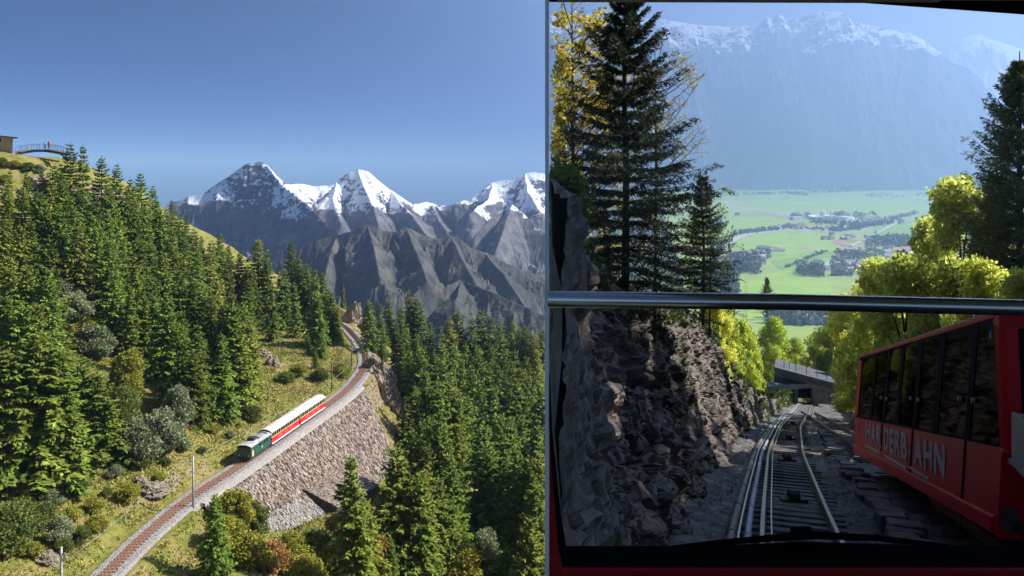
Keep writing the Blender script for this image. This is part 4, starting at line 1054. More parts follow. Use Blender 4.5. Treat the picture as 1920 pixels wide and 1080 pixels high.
for k, (ci, pts, lab) in enumerate([
    (0, [(1310, 362), (1500, 355), (1530, 362), (1480, 370), (1300, 374)], 'pale green strip of meadow at the far foot of the mountain'),
    (0, [(1400, 376), (1760, 366), (1770, 392), (1640, 408), (1480, 405), (1380, 390)], 'large green meadow before the far mountain foot'),
    (1, [(1300, 378), (1380, 374), (1440, 400), (1330, 396)], 'pale meadow at the left of the far valley'),
    (0, [(1345, 412), (1440, 406), (1475, 414), (1440, 430), (1360, 428)], 'bright green meadow left of the round complex'),
    (0, [(1378, 456), (1420, 438), (1475, 434), (1560, 440), (1590, 456), (1560, 470), (1480, 478), (1400, 474)], 'broad green meadow inside the road bend'),
    (0, [(1330, 432), (1375, 425), (1380, 440), (1350, 460), (1325, 452)], 'small meadow left of the road bend'),
    (2, [(1445, 490), (1555, 472), (1570, 480), (1465, 505)], 'darker meadow below the track lane'),
    (0, [(1465, 506), (1560, 482), (1545, 495), (1490, 512)], 'meadow below the straight hedge'),
    (0, [(1400, 535), (1430, 515), (1480, 508), (1560, 530), (1560, 600), (1400, 600)], 'nearest large green meadow above the grab bar'),
    (2, [(1640, 425), (1720, 412), (1745, 430), (1680, 446), (1630, 444)], 'green meadow right of the round complex'),
    (4, [(1420, 392), (1500, 402), (1480, 408), (1415, 398)], 'brown ploughed strip in the far valley'),
    (4, [(1490, 458), (1530, 468), (1545, 474), (1500, 466)], 'brown field strip inside the road bend'),
    (3, [(1500, 424), (1640, 424), (1620, 436), (1500, 438)], 'pale lot in front of the round complex')]):
    b = MB(); b.add([G(x, y, .5 + .03 * k) for x, y in pts], [tuple(range(len(pts)))]); struct('meadow', b.mesh('meadow', FM_[ci]), lab)
m_road = M('pale road', (0.42, 0.42, 0.43), (0.5, 0.5, 0.5), scale=0.02, rough=.9)
def lane(name, pts, w, mat, lab, dz=1.2):
    q = smooth_path(np.array([G(x, y)[:2] for x, y in pts]), 50); b = MB()
    d = np.gradient(q, axis=0); n_ = np.stack([d[:, 1], -d[:, 0]], 1); n_ /= np.linalg.norm(n_, axis=1)[:, None]
    vs = [(*(a + m_ * w / 2), ZV + dz) for a, m_ in zip(q, n_)] + [(*(a - m_ * w / 2), ZV + dz) for a, m_ in zip(q, n_)]
    b.add(vs, [(i, i + 1, 51 + i, 50 + i) for i in range(49)]); return struct(name, b.mesh(name, mat), lab)
lane('road', [(1355, 510), (1350, 480), (1358, 462), (1385, 445), (1430, 436), (1500, 432), (1570, 432)], 28, m_road, 'pale main road curving round the meadow')
lane('road', [(1300, 372), (1340, 384), (1420, 394), (1500, 404)], 30, m_road, 'far pale road on the left of the valley', 1.3)
lane('runway', [(1475, 381), (1525, 381)], 36, M('runway white', (.7, .7, .68), rough=.9), 'short white runway mark on the far meadow', 1.4)
lane('runway', [(1300, 378), (1500, 383), (1770, 381)], 30, M('runway tarmac', (.42, .44, .38), (.36, .42, .3), scale=.01, rough=.9), 'grey green runway across the far meadow', 1.25)
lane('lane', [(1550, 500), (1580, 470), (1640, 440), (1700, 410), (1760, 396)], 12, m_road, 'narrow lane by the houses right of the meadow', 1.35)
lane('river', [(1300, 369), (1500, 364), (1640, 357), (1900, 362)], 18, M('hedge line', (.07, .1, .07), rough=.9), 'dark line of trees along the far river', 1.45)
# running track
oc = G(1635, 460); b = MB(); n_ = 40
vs = [];
for rr in (1.0, .68):
    for i in range(n_):
        a = 2 * math.pi * i / n_; vs.append((oc[0] + math.cos(a) * 92 * rr * (1 if rr == 1 else 1.06), oc[1] + math.sin(a) * 190 * rr, ZV + 1.7))
b.add(vs, [(i, (i + 1) % n_, n_ + (i + 1) % n_, n_ + i) for i in range(n_)])
struct('running_track', b.mesh('running_track', M('red track', (0.42, 0.2, 0.15), (.5, .26, .2), scale=.02, rough=.9)), 'red oval running track in the valley')

m_hroof = M('house roof', (0.26, 0.22, 0.2), (0.36, 0.32, 0.3), scale=.3, rough=.85, rnd=.35)
m_hwall = M('house wall', (0.6, 0.57, 0.52), (0.68, 0.65, 0.6), scale=.3, rough=.9, rnd=.12)
def house_mesh(L, W_, h, rh):
    b = MB(); b.box((0, 0, h / 2), (L, W_, h), 0)
    b.add([(-L * .54, -W_ * .58, h - .4), (L * .54, -W_ * .58, h - .4), (L * .54, W_ * .58, h - .4), (-L * .54, W_ * .58, h - .4), (-L * .54, 0, h + rh), (L * .54, 0, h + rh)], [(0, 1, 5, 4), (2, 3, 4, 5), (0, 4, 3), (1, 2, 5), (0, 3, 2, 1)], 1)
    return b.mesh('house', [m_hwall, m_hroof])
_u = ['', 'first', 'second', 'third', 'fourth', 'fifth', 'sixth', 'seventh', 'eighth', 'ninth']
ORDN = ORD[:16] + ['seventeenth', 'eighteenth', 'nineteenth', 'twentieth'] + ['twenty-' + k for k in _u[1:]]
HM_ = [house_mesh(17, 13, 8, 5), house_mesh(23, 14, 9, 5.5), house_mesh(14, 12, 8, 4.5)]
SH = [house_mesh(46, 20, 8, 4), house_mesh(70, 26, 9, 4)]
def houses(cx, cy, dx, dy, n, lab0, big=False):
    xs_ = sorted(R.uniform(-dx, dx) for _ in range(n))
    for i in range(n):
        lab = ORDN[i] + ' ' + lab0 + ', from the left'
        p = G(cx + xs_[i], cy + R.uniform(-dy, dy)); o = obj('house', R.choice(SH if big else HM_), loc=tuple(p)); o.rotation_euler = (0, 0, R.choice([.3, .4, 1.9, 2.0]) + R.uniform(-.1, .1))
        tag(o, lab, 'house', lab0 + ' group')
houses(1480, 425, 25, 6, 10, 'small house by the tree row left of the round complex'); houses(1640, 415, 50, 5, 14, 'small house along the lane right of the round complex'); houses(1400, 492, 30, 12, 12, 'small house near the long sheds by the road bend'); houses(1530, 505, 25, 8, 12, 'small house left of the dense house cluster')
houses(1590, 500, 28, 16, 26, 'small house in the dense cluster below the red track')
houses(1570, 448, 30, 6, 9, 'small house in the row before the running track')
houses(1660, 452, 40, 10, 10, 'small house among the trees right of the running track')
houses(1660, 368, 40, 3, 14, 'tiny house in the far village under the mountain'); houses(1735, 366, 25, 3, 8, 'tiny pale house at the far right of the valley')
houses(1365, 402, 22, 2, 5, 'small building in the far left farm group'); houses(1700, 480, 40, 12, 10, 'house partly hidden behind the yellow tree on the right')
houses(1510, 597, 28, 10, 9, 'house glimpsed between the trees just under the grab bar')
for px, py, k, a, lab in [(1410, 478, 1, .5, 'long grey shed beside the main road bend'), (1440, 470, 1, 1.9, 'long dark roofed shed right of the grey shed'), (1425, 486, 0, .5, 'smaller shed below the long grey shed'), (1455, 472, 0, .4, 'small shed at the right end of the farm'), (1595, 473, 1, .2, 'white flat sports hall below the running track'), (1610, 506, 0, .3, 'grey works hall beside the house cluster')]:
    o = obj('shed', SH[k], loc=tuple(G(px, py))); o.rotation_euler = (0, 0, a); tag(o, lab, 'building')
# round complex
c0 = G(1558, 412); cx_ = thing('round_complex', 'round white exhibition complex with domes and drum buildings in the valley', 'building', tuple(c0))
def ring(b, r0, r1, h, n=36):
    vs = []
    for r_, z in ((r0, 0), (r0, h * .7), (r1, h), (r1, 0)):
        for i in range(n):
            a = 6.283 * i / n; vs.append((math.cos(a) * r_, math.sin(a) * r_ * 1.5, z))
    b.add(vs, [(q * n + i, q * n + (i + 1) % n, (q + 1) * n + (i + 1) % n, (q + 1) * n + i) for q in range(3) for i in range(n)])
b = MB(); ring(b, 62, 84, 14); lp(cx_, 'ring_hall', b, m_white)
b = MB(); b.tube([(0, 0, 0), (0, 0, 38)], [4, 2.5], 10); lp(cx_, 'tower', b, m_white)
for x, y, r_, h_ in ((-115, 70, 30, 30), (82, 90, 30, 34), (-40, 160, 22, 26), (150, 20, 18, 18)):
    b = MB(); b.tube([(x, y, 0), (x, y, h_ * .55), (x, y, h_ * .8), (x, y, h_)], [r_, r_, r_ * .75, r_ * .15], 18); lp(cx_, 'drum', b, m_hroof)
b = MB(); b.tube([(4, 110, 0), (4, 110, 20), (4, 110, 26), (4, 110, 31), (4, 110, 33)], [12, 12, 11, 7, 2], 16); lp(cx_, 'dome', b, m_white)
for x, y, a in ((-150, -20, .4), (130, -60, .2), (190, 40, .1)): lp(cx_, 'annex', MB().box((x, y, 7), (50, 24, 14), M=Matrix.Rotation(a, 3, 'Z')), m_hwall)
# valley trees: rows, hedges and copses that read as a mass
g = np.random.default_rng(90); TC = []
def copse(px, py, dx, dy, n, s): 
    for i in range(n): TC.append((*G(px + g.uniform(-dx, dx), py + g.uniform(-dy, dy)), s * g.uniform(.6, 1.3)))
def row(p, q, n, s, w=1.0):
    for i in range(n):
        f = g.random(); TC.append((*G(p[0] + (q[0] - p[0]) * f + g.normal() * w * 2, p[1] + (q[1] - p[1]) * f + g.normal() * w), s * g.uniform(.6, 1.3)))
for a in [((1375, 440), (1475, 428), 60, 7), ((1475, 428), (1600, 434), 50, 6), ((1600, 432), (1720, 400), 110, 7), ((1340, 505), (1352, 460), 40, 6), ((1470, 504), (1552, 471), 50, 4, .3), ((1560, 434), (1680, 418), 90, 8), ((1300, 368), (1640, 358), 150, 9, .5), ((1520, 418), (1640, 424), 70, 8), ((1480, 364), (1515, 366), 40, 9, .6)]: row(*a)
for a in [(1335, 420, 16, 7, 60, 10), (1390, 500, 30, 14, 130, 9), (1350, 520, 25, 15, 90, 9), (1520, 512, 22, 7, 60, 8), (1590, 500, 30, 18, 90, 7), (1670, 455, 40, 8, 110, 8), (1610, 478, 40, 8, 50, 7), (1425, 482, 30, 8, 30, 7), (1740, 450, 30, 20, 100, 8), (1510, 595, 35, 12, 60, 7), (1350, 545, 30, 10, 80, 8), (1600, 405, 50, 4, 40, 8), (1500, 590, 60, 20, 80, 8)]: copse(*a)
TC = np.array(TC); nt_ = 26; n = len(TC)
u = g.normal(size=(n, nt_, 3)); u /= np.linalg.norm(u, axis=2)[..., None]
c = TC[:, None, :3] + np.array([0, 0, .9]) * TC[:, None, 3:4] + u * TC[:, None, 3:4] * g.uniform(.5, 1, (n, nt_, 1)) * np.array([.7, .7, .95])
d = g.normal(size=(n, nt_, 3)) * TC[:, None, 3:4] * .45; w = np.cross(d, g.normal(size=(n, nt_, 3))); w /= np.linalg.norm(w, axis=2)[..., None]; w *= TC[:, None, 3:4] * .3
V_, Q_ = kites(c.reshape(-1, 3), d.reshape(-1, 3), w.reshape(-1, 3))
o = obj('valley_trees', mesh_np('valley_trees', V_, quads=Q_, mats=[M('valley foliage', (0.06, 0.09, 0.035), (0.12, 0.14, 0.05), scale=.05, rough=.9, island=.3)])); o['kind'] = 'stuff'; o['label'] = 'hedges and copses of trees scattered over the valley floor'

# ------------------------------------------------------------------ right: the funicular cutting
CT = np.array([(-0.6, -2.5), (2.3, 6), (4.02, 12.3), (6.9, 22.1), (9.0, 29.1), (12.0, 38.5), (15.0, 47.8), (19.6, 61), (24.9, 76), (32.4, 98), (41.6, 125), (52, 156)])
CS = smooth_path(CT, 400)
SL, CH = 0.255, 2.1
def zr(y): return -CH - SL * np.asarray(y, float)
def cx_at(y): return np.interp(y, CS[:, 1], CS[:, 0])
def kx_at(y): return np.interp(y, CS[:, 1], np.gradient(CS[:, 0], CS[:, 1]))
def cut_pt(y, s, dz=0.0):
    """point s metres right of the track centre, dz above rail"""
    k = kx_at(y); q = np.sqrt(1 + k * k)
    return np.stack([cx_at(y) + s / q, y - s * k / q, zr(y) + dz + 0 * s], -1)
m_dirt = M('dark cutting gravel', (0.09, 0.083, 0.077), (0.18, 0.165, 0.15), scale=1.8, rough=.95, bump=1.0, bscale=5, c3=(0.07, 0.075, 0.04), s3=.5)
m_soil = M('wooded slope soil', (0.07, 0.075, 0.03), (0.14, 0.13, 0.05), scale=.8, rough=.95, bump=.8, bscale=3, c3=(0.12, 0.15, 0.03), s3=.3)
ys = np.r_[np.linspace(2.2, 30, 110), np.linspace(30.5, 130, 140), np.linspace(135, 1150, 60)]
ss = np.r_[np.linspace(-2.6, 6, 60), np.linspace(6.3, 30, 40), np.linspace(32, 260, 20)]
YY, SS = np.meshgrid(ys, ss, indexing='ij')
def cut_ground(y, s):
    """height above rail line"""
    y = np.asarray(y, float); s = np.asarray(s, float)
    bank0 = np.interp(y, [0, 30, 45, 60], [5.6, 5.8, 5.0, 4.2])
    h = -0.28 + np.where(s > bank0, np.minimum((s - bank0) * 1.3, 1.2 + (s - bank0) * .42), 0)
    h = np.where(s > 26, h + (s - 26) * -.25, h)
    h = h + fbm(s / 2.5, y / 2.5, oct=4, seed=12) * np.where(np.abs(s) < 1.2, .05, .28)
    h = np.where(y > 128, h - np.clip((y - 128) * .02, 0, 10), h)
    return h
def cut_far(y):
    """path centre far down the hill"""
    return np.where(y < 150, cx_at(np.minimum(y, 150)), 50 + (y - 150) * .335)
def far_pt(Yg, Sg):
    k = np.where(Yg < 150, kx_at(np.minimum(Yg, 150)), .335); q = np.sqrt(1 + k * k)
    return cut_far(Yg) + Sg / q, Yg - Sg * k / q * np.clip(1 - Sg / 400, .3, 1), np.where(Yg < 150, zr(Yg), zr(150) - (Yg - 150) * .235)
gx_, gy_, gz_ = far_pt(YY, SS); gz_ = gz_ + cut_ground(YY, SS)
gz_ = np.maximum(gz_, ZV - 6)
struct('cutting_ground', grid_mesh('cutting_ground', gx_, gy_, gz_, [m_soil]), 'wooded slope and floor of the funicular cutting')
# gravel floor of the cutting, a rough sheet over the soil
ys = np.r_[np.linspace(2.2, 40, 210), np.linspace(40.4, 126, 150)]; ss = np.linspace(-2.4, 5.9, 76)
YY, SS = np.meshgrid(ys, ss, indexing='ij'); q = cut_pt(YY, SS, 0)
q[..., 2] += cut_ground(YY, SS) + .06 + np.abs(fbm(SS * 2.2, YY * 2.2, oct=3, seed=40)) * .10 * np.clip((np.abs(SS) - .9) * 2, .2, 1)
struct('cutting_floor', grid_mesh('cutting_floor', q[..., 0], q[..., 1], q[..., 2], [m_dirt], keep=q[..., 0] > .0425 * q[..., 1] + .01), 'stony gravel floor of the funicular cutting')

# rock wall left of the track: face, top, and the drop on its other side
m_cliff = M('cutting rock', (0.11, 0.09, 0.08), (0.24, 0.195, 0.165), scale=1.4, rough=.95, bump=1.0, bscale=13, c3=(0.05, 0.045, 0.03), s3=.5, detail=9, lo=.3, hi=.7)
ys = np.r_[np.linspace(4.3, 20, 260), np.linspace(20.1, 48, 230), np.linspace(48.5, 126, 110), np.linspace(128, 330, 40)]
Hw = np.interp(ys, [4.3, 7.5, 10, 14, 25, 34, 41, 44, 55, 75, 126, 330], [3.0, 3.7, 3.9, 3.6, 4.1, 4.5, 4.1, 2.7, 1.7, 1.3, 1.6, 1.6])
cc = np.where(ys < 150, cx_at(np.minimum(ys, 150)), 50 + (ys - 150) * .335)
zb = np.where(ys < 150, zr(ys), zr(150) - (ys - 150) * .235)
nf, nt2, ns_ = 110, 26, 80
rows = []
for y, h, c_, z0 in zip(ys, Hw, cc, zb):
    xl = .0420 * y + .003
    b0 = c_ - 1.55 - .1 * min(1, y / 30); b1 = max(b0 - .34 * h, xl + .05 + .01 * y)
    b0 = max(b0, xl + .02); b1 = min(b1, b0) if b1 > xl + .01 else xl + .01
    f = np.linspace(0, 1, nf); fx = b0 + (b1 - b0) * (f ** .8); fz = z0 - .4 + (h + .4) * f
    f = np.linspace(0, 1, nt2 + 1)[1:]; tx2 = b1 + (xl - b1) * f; tz2 = z0 + h + f * np.interp(y, [6, 14, 40, 44], [.1, .9, 2.0, 0.]) - (b1 - tx2) * np.interp(y, [43, 50], [0, .92])
    f = np.linspace(0, 1, ns_ + 1)[1:]; sx2 = np.full(ns_, xl); sz2 = tz2[-1] + f ** 1.5 * (min(-78, z0 - 10) - tz2[-1])
    rows.append(np.stack([np.r_[fx, tx2, sx2], np.full(nf + nt2 + ns_, y), np.r_[fz, tz2, sz2]], -1))
Gk = np.array(rows)
n1 = fbm(Gk[..., 0] * .5, Gk[..., 1] * .5, Gk[..., 2] * .5, oct=6, seed=51, ridged=True, gain=.58)
n2 = fbm(Gk[..., 0] * 1.7 + 5, Gk[..., 1] * 1.7, Gk[..., 2] * .9, oct=4, seed=52)
st = np.abs(((Gk[..., 2] * 1.15 + Gk[..., 1] * .38 + n2 * .8) % 1.0) - .5)
amp = np.ones(Gk.shape[:2]); amp[:, nf + nt2 - 3:] = 0; amp[:, nf:nf + nt2 - 3] = .45
amp *= np.interp(Gk[..., 1], [4.3, 5, 9, 40, 50, 126], [.5, .6, .9, 1, .6, .5])
def cells(x, y, z, seed):
    xi, yi, zi = (np.floor(k).astype(np.int64) for k in (x, y, z)); best = np.full(x.shape, 9.); sec = np.full(x.shape, 9.); val = np.zeros(x.shape)
    for a in (-1, 0, 1):
        for b_ in (-1, 0, 1):
            for c_ in (-1, 0, 1):
                X_, Y_, Z_ = xi + a, yi + b_, zi + c_
                d = (X_ + .5 + .45 * _hash(X_, Y_, Z_, seed) - x) ** 2 + (Y_ + .5 + .45 * _hash(X_, Y_, Z_, seed + 1) - y) ** 2 + (Z_ + .5 + .45 * _hash(X_, Y_, Z_, seed + 2) - z) ** 2
                up = d < best; sec = np.where(up, best, np.minimum(sec, d)); val = np.where(up, _hash(X_, Y_, Z_, seed + 3), val); best = np.where(up, d, best)
    return val, np.sqrt(sec) - np.sqrt(best)
wx_ = n2 * .5
cv1, ce1 = cells(Gk[..., 0] * .9 + wx_, Gk[..., 1] * .9 + Gk[..., 2] * .5, Gk[..., 2] * 1.3 + wx_, 70)
cv2, ce2 = cells(Gk[..., 0] * 2.6 + wx_, Gk[..., 1] * 2.6 + Gk[..., 2] * 1.2, Gk[..., 2] * 3.2 + wx_, 80)
blocks = cv1 * .17 + cv2 * .085 - .10 * np.clip(1 - ce1 / .12, 0, 1) - .05 * np.clip(1 - ce2 / .12, 0, 1)
n3 = fbm(Gk[..., 0] * 4.5, Gk[..., 1] * 4.5, Gk[..., 2] * 2.6, oct=3, seed=57, ridged=True)
dsp = (n1 * .26 + n2 * .10 + st * .14 + blocks * .85 + n3 * .10 + fbm(Gk[..., 0] * 11, Gk[..., 1] * 11, Gk[..., 2] * 8, oct=2, seed=58, ridged=True) * .035 - .27) * amp
dsp = np.where(Gk[..., 1] < 7, np.abs(dsp) * .6, dsp)
dsp[:, nf + nt2:] = (np.abs(n1 * .4 + blocks * 1.4 + n3 * .1) * np.clip(Gk[..., 1] / 14, .12, 1.6))[:, nf + nt2:]
Gk[..., 0] += dsp * .9; Gk[..., 1] -= dsp * .25; Gk[..., 2] += dsp * .2
Gk[..., 0] = np.maximum(Gk[..., 0], .0420 * Gk[..., 1] + .002)
struct('rock_cutting', grid_mesh('rock_cutting', Gk[..., 0], Gk[..., 1], Gk[..., 2], [m_cliff]), 'dark rough rock wall of the cutting left of the funicular track')
def top_z(y):
    return float(np.interp(y, ys, zb + Hw))
g = np.random.default_rng(61)
# rubble on the floor
n = 5200; yy = 5 + 60 * g.random(n) ** 1.6; s1 = np.where(g.random(n) < .42, g.uniform(-2.1, -1.15, n), g.uniform(.8, 5.6, n))
c = cut_pt(yy, s1, 0); c[:, 2] += cut_ground(yy, s1) + .07; ok = c[:, 0] > .044 * yy + .1
m_rub = M('rubble', (0.14, 0.125, 0.115), (0.28, 0.25, 0.23), scale=2, rough=.95, island=.4)
o = obj('rubble', pebbles('rubble', c[ok], (g.uniform(.02, .07, n) * (1 + 1.2 * (g.random(n) < .04)))[ok], m_rub, g)); o['kind'] = 'stuff'; o['label'] = 'loose broken stones over the cutting floor'

# funicular tracks
m_frail = M('funicular rail steel', (0.20, 0.17, 0.09), (0.34, 0.29, 0.16), scale=5, rough=.42, metal=.55)
m_bright = M('bright cable', (0.5, 0.52, 0.55), rough=.3, metal=.7)
m_pipe1 = M('brown pipe', (0.13, 0.11, 0.085), (0.2, 0.17, 0.13), scale=4, rough=.6)
m_pipe2 = M('grey pipe', (0.26, 0.29, 0.33), (0.34, 0.37, 0.42), scale=4, rough=.5)
m_fslp = M('funicular sleeper', (0.085, 0.075, 0.07), (0.16, 0.145, 0.135), scale=3, rough=.9, bump=.6)
def fpath(s, y0, y1, n=90, dz=0.0):
    return [tuple(cut_pt(y, s, dz)) for y in np.linspace(y0, y1, n)]
ft = thing('funicular_track', 'narrow funicular track in the middle of the cutting below the windscreen', 'railway track', tuple(cut_pt(14., 0., -.25)))
for s_ in (-.53, .53):
    b = MB(); b.sweep(fpath(s_, 4.2, 124), [(-.05, -.16), (-.045, -.1), (-.03, .0), (.03, .0), (.045, -.1), (.05, -.16)]); obj('rail', b.mesh('rail', m_frail), ft)
yk = 4.6; k_ = 0
sl_me = {}
while yk < 62:
    p = cut_pt(yk, 0., -.245); a = math.atan2(1, kx_at(yk)) - math.pi / 2
    j = k_ % 4
    if j not in sl_me: sl_me[j] = MB().box((0, 0, 0), (1.55 + .08 * j, .2 + .02 * j, .13)).mesh('sleeper', m_fslp, bevel=.015)
    o = obj('sleeper', sl_me[j], ft, loc=tuple(p)); o.rotation_euler = (-math.atan(SL), 0, a); yk += .62 + .02 * (yk > 20) * yk * .3; k_ += 1
b = MB()
while yk < 122: b.box(tuple(cut_pt(yk, 0., -.2)), (1.6, .2, .12)); yk += 1.0
o = obj('far_sleepers', b.mesh('far_sleepers', m_fslp), ft); o['kind'] = 'stuff'
for yk in (10.5, 17.5, 27, 38, 52):
    p = cut_pt(yk, 0.02, -.06); pu = MB(); pu.box(tuple(p + [0, 0, -.08]), (.5, .22, .08)); pu.tube([tuple(p + [-.1, 0, .0]), tuple(p + [.1, 0, .0])], .13, 12)
    obj('cable_pulley', pu.mesh('cable_pulley', m_dark), ft)
for nm, s_, r_, mt, lab, dz in [('pipe', -.95, .062, m_pipe1, 'brown pipe running along the far left of the funicular track', -.05), ('pipe', -.73, .05, m_pipe2, 'blue grey pipe running beside the left funicular rail', -.06), ('cable', -.85, .018, m_bright, 'thin bright cable between the two pipes', -.04), ('cable', -.40, .014, m_bright, 'thin bright haul cable just inside the left rail', -.02)]:
    if nm == 'pipe':
        t = thing('pipe', lab, 'pipe', tuple(cut_pt(14., s_, dz)))
        b = MB(); b.tube(fpath(s_, 4.2, 112, 80, dz), r_, 10); obj('run', b.mesh('run', mt, smooth=True), t)
        yk = 7.0
        while yk < 45:
            a0_, a1_ = cut_pt(yk, s_, dz), cut_pt(yk + .09, s_, dz); b = MB(); b.tube([tuple(a0_), tuple(a1_)], r_ * 1.25, 10); obj('collar', b.mesh('collar', mt), t); yk += 2.2 + yk * .05
    else:
        b = MB(); b.tube(fpath(s_, 4.2, 112, 80, dz), r_, 6); tag(obj('cable', b.mesh('cable', m_bright)), lab, 'cable')
# second track, joining ours far down
def s2(y): return float(np.interp(y, [0, 12, 24, 36, 48, 60, 74, 90], [3.45, 3.4, 3.3, 3.0, 2.5, 1.7, .6, 0.]))
f2 = thing('funicular_track', 'second funicular track carrying the red car and joining far down', 'railway track', tuple(cut_pt(26., s2(26.), -.25)))
for off in (-.53, .53):
    b = MB(); b.sweep([tuple(cut_pt(y, s2(y) + off, .01)) for y in np.linspace(6, 78, 70)], [(-.05, -.16), (-.045, -.1), (-.03, .0), (.03, .0), (.045, -.1), (.05, -.16)]); obj('rail', b.mesh('rail', m_rust), f2)
yk = 7.
while yk < 50:
    p = cut_pt(yk, s2(yk), -.22); o = obj('sleeper', sl_me[int(yk) % 4], f2, loc=tuple(p)); o.rotation_euler = (-math.atan(SL), 0, math.atan2(1, kx_at(yk)) - math.pi / 2); yk += .8 + yk * .004
# stone ledge between the tracks
lg = thing('stone_ledge', 'row of worn stone blocks between the two funicular tracks', 'ledge', tuple(cut_pt(16., 1.9, -.3)))
m_block = M('worn stone block', (0.10, 0.09, 0.082), (0.20, 0.18, 0.165), scale=1.6, rough=.95, bump=.9, bscale=5)
yk = 6.
while yk < 46:
    L_ = R.uniform(.35, .95); w0 = 1.42 + R.uniform(-.12, .12); w1 = 1.85 + R.uniform(-.12, .15); h_ = -.03 + R.uniform(0, .07)
    cs = [(yk, w0), (yk + L_ * .94, w0 + R.uniform(-.05, .05)), (yk + L_ * .94, w1 + R.uniform(-.05, .05)), (yk, w1)]
    b = MB(); b.hexa([cut_pt(y, s_, -.5) for y, s_ in cs], [cut_pt(y, s_, h_ + R.uniform(-.02, .02)) for y, s_ in cs]); obj('stone_block', b.mesh('stone_block', m_block, bevel=.04), lg); yk += L_
rw = thing('retaining_wall', 'rough dry stone bank right of the far track', 'wall', tuple(cut_pt(55., 5., 0)))
for r_ in range(4):
    yk = 40.
    while yk < 100:
        L_ = R.uniform(.8, 1.9); s0 = float(np.interp(yk, [0, 30, 45, 60], [5.6, 5.8, 5.0, 4.2])) + r_ * .12 - .1
        cs = [(yk, s0), (yk + L_ * .95, s0), (yk + L_ * .95, s0 + .6), (yk, s0 + .6)]; z0 = -.35 + r_ * .42
        b = MB(); b.hexa([cut_pt(y, s_ + R.uniform(-.06, .06), z0) for y, s_ in cs], [cut_pt(y, s_ + R.uniform(-.1, .06), z0 + .42 + R.uniform(-.08, .02)) for y, s_ in cs]); obj('stone', b.mesh('stone', m_block, bevel=.03), rw); yk += L_

# overbridge and tunnel mouth
m_conc = M('grey concrete', (0.24, 0.235, 0.22), (0.36, 0.35, 0.33), scale=.9, rough=.9, c3=(0.16, 0.16, 0.14), s3=.5)
m_asph = M('worn asphalt', (0.06, 0.062, 0.065), (0.12, 0.12, 0.122), scale=.6, rough=.85)
m_black = M('tunnel dark', (0.006, 0.006, 0.007), rough=1.0)
ob = thing('overbridge', 'sloping grey road bridge crossing above the far end of the track', 'bridge', tuple(P(1512, 735, 112)))
def quadslab(pts, th, Y0):
    b = MB(); t_ = [P(*p) for p in pts]; b.hexa([p - np.array([0, 0, th]) for p in t_], t_); return b
obj('deck', quadslab([(1452, 690, 110), (1572, 722, 106), (1562, 702, 128), (1455, 672, 132)], .7, 0).mesh('deck', m_asph), ob)
obj('parapet', quadslab([(1452, 688, 110), (1572, 720, 106), (1572, 720, 106.5), (1452, 688, 110.5)], .9, 0).mesh('parapet', m_conc), ob)
obj('lower_slab', quadslab([(1440, 724, 108), (1542, 718, 108), (1540, 714, 122), (1440, 716, 122)], .55, 0).mesh('lower_slab', m_conc), ob)
for px, w_ in ((1461, .9), (1493, .45), (1529, .7)):
    a = P(px, 720, 108.5); zb_ = float(zr(108.5)) - .6; b = MB(); b.box((a[0], a[1] + .3, (a[2] + zb_) / 2), (w_, .6, a[2] - zb_)); obj('pier', b.mesh('pier', m_conc), ob)
for i, px in enumerate((1470, 1480, 1492, 1512, 1532, 1550)):
    a = P(px, 686 + (px - 1452) * .267, 111); b = MB(); b.tube([a, a + np.array([0, 0, 1.0])], .04, 6); obj('railing_post', b.mesh('railing_post', m_dark), ob)
tm = thing('tunnel_mouth', 'small dark tunnel mouth with concrete surround at the end of the track', 'tunnel', tuple(cut_pt(122., 0., 0)))
ce = cut_pt(121., 0., 0); b = MB()
ar = [(-1.35, -.5), (-1.35, 1.5)] + [(-1.35 * math.cos(t_), 1.5 + .8 * math.sin(t_)) for t_ in np.linspace(.2, math.pi - .2, 9)] + [(1.35, 1.5), (1.35, -.5)]
ou = [(-4.5, -.6), (-4.5, 1.8)] + [(-4.5 + 9 * i / 8, 4.0) for i in range(9)] + [(4.5, 1.8), (4.5, -.6)]
vs = [ce + np.array([x, 0, z]) for x, z in ar] + [ce + np.array([x, 0, z]) for x, z in ou]; n = len(ar)
b.add(vs, [(i, i + 1, n + i + 1, n + i) for i in range(n - 1)]); obj('portal_wall', b.mesh('portal_wall', m_conc), tm)
b = MB(); vs = [ce + np.array([x, 0, z]) for x, z in ar] + [ce + np.array([x + 8, 26, z - 6]) for x, z in ar]; b.add(vs, [(i, i + 1, n + i + 1, n + i) for i in range(n - 1)] + [tuple(range(n, 2 * n))]); obj('bore', b.mesh('bore', m_black), tm)
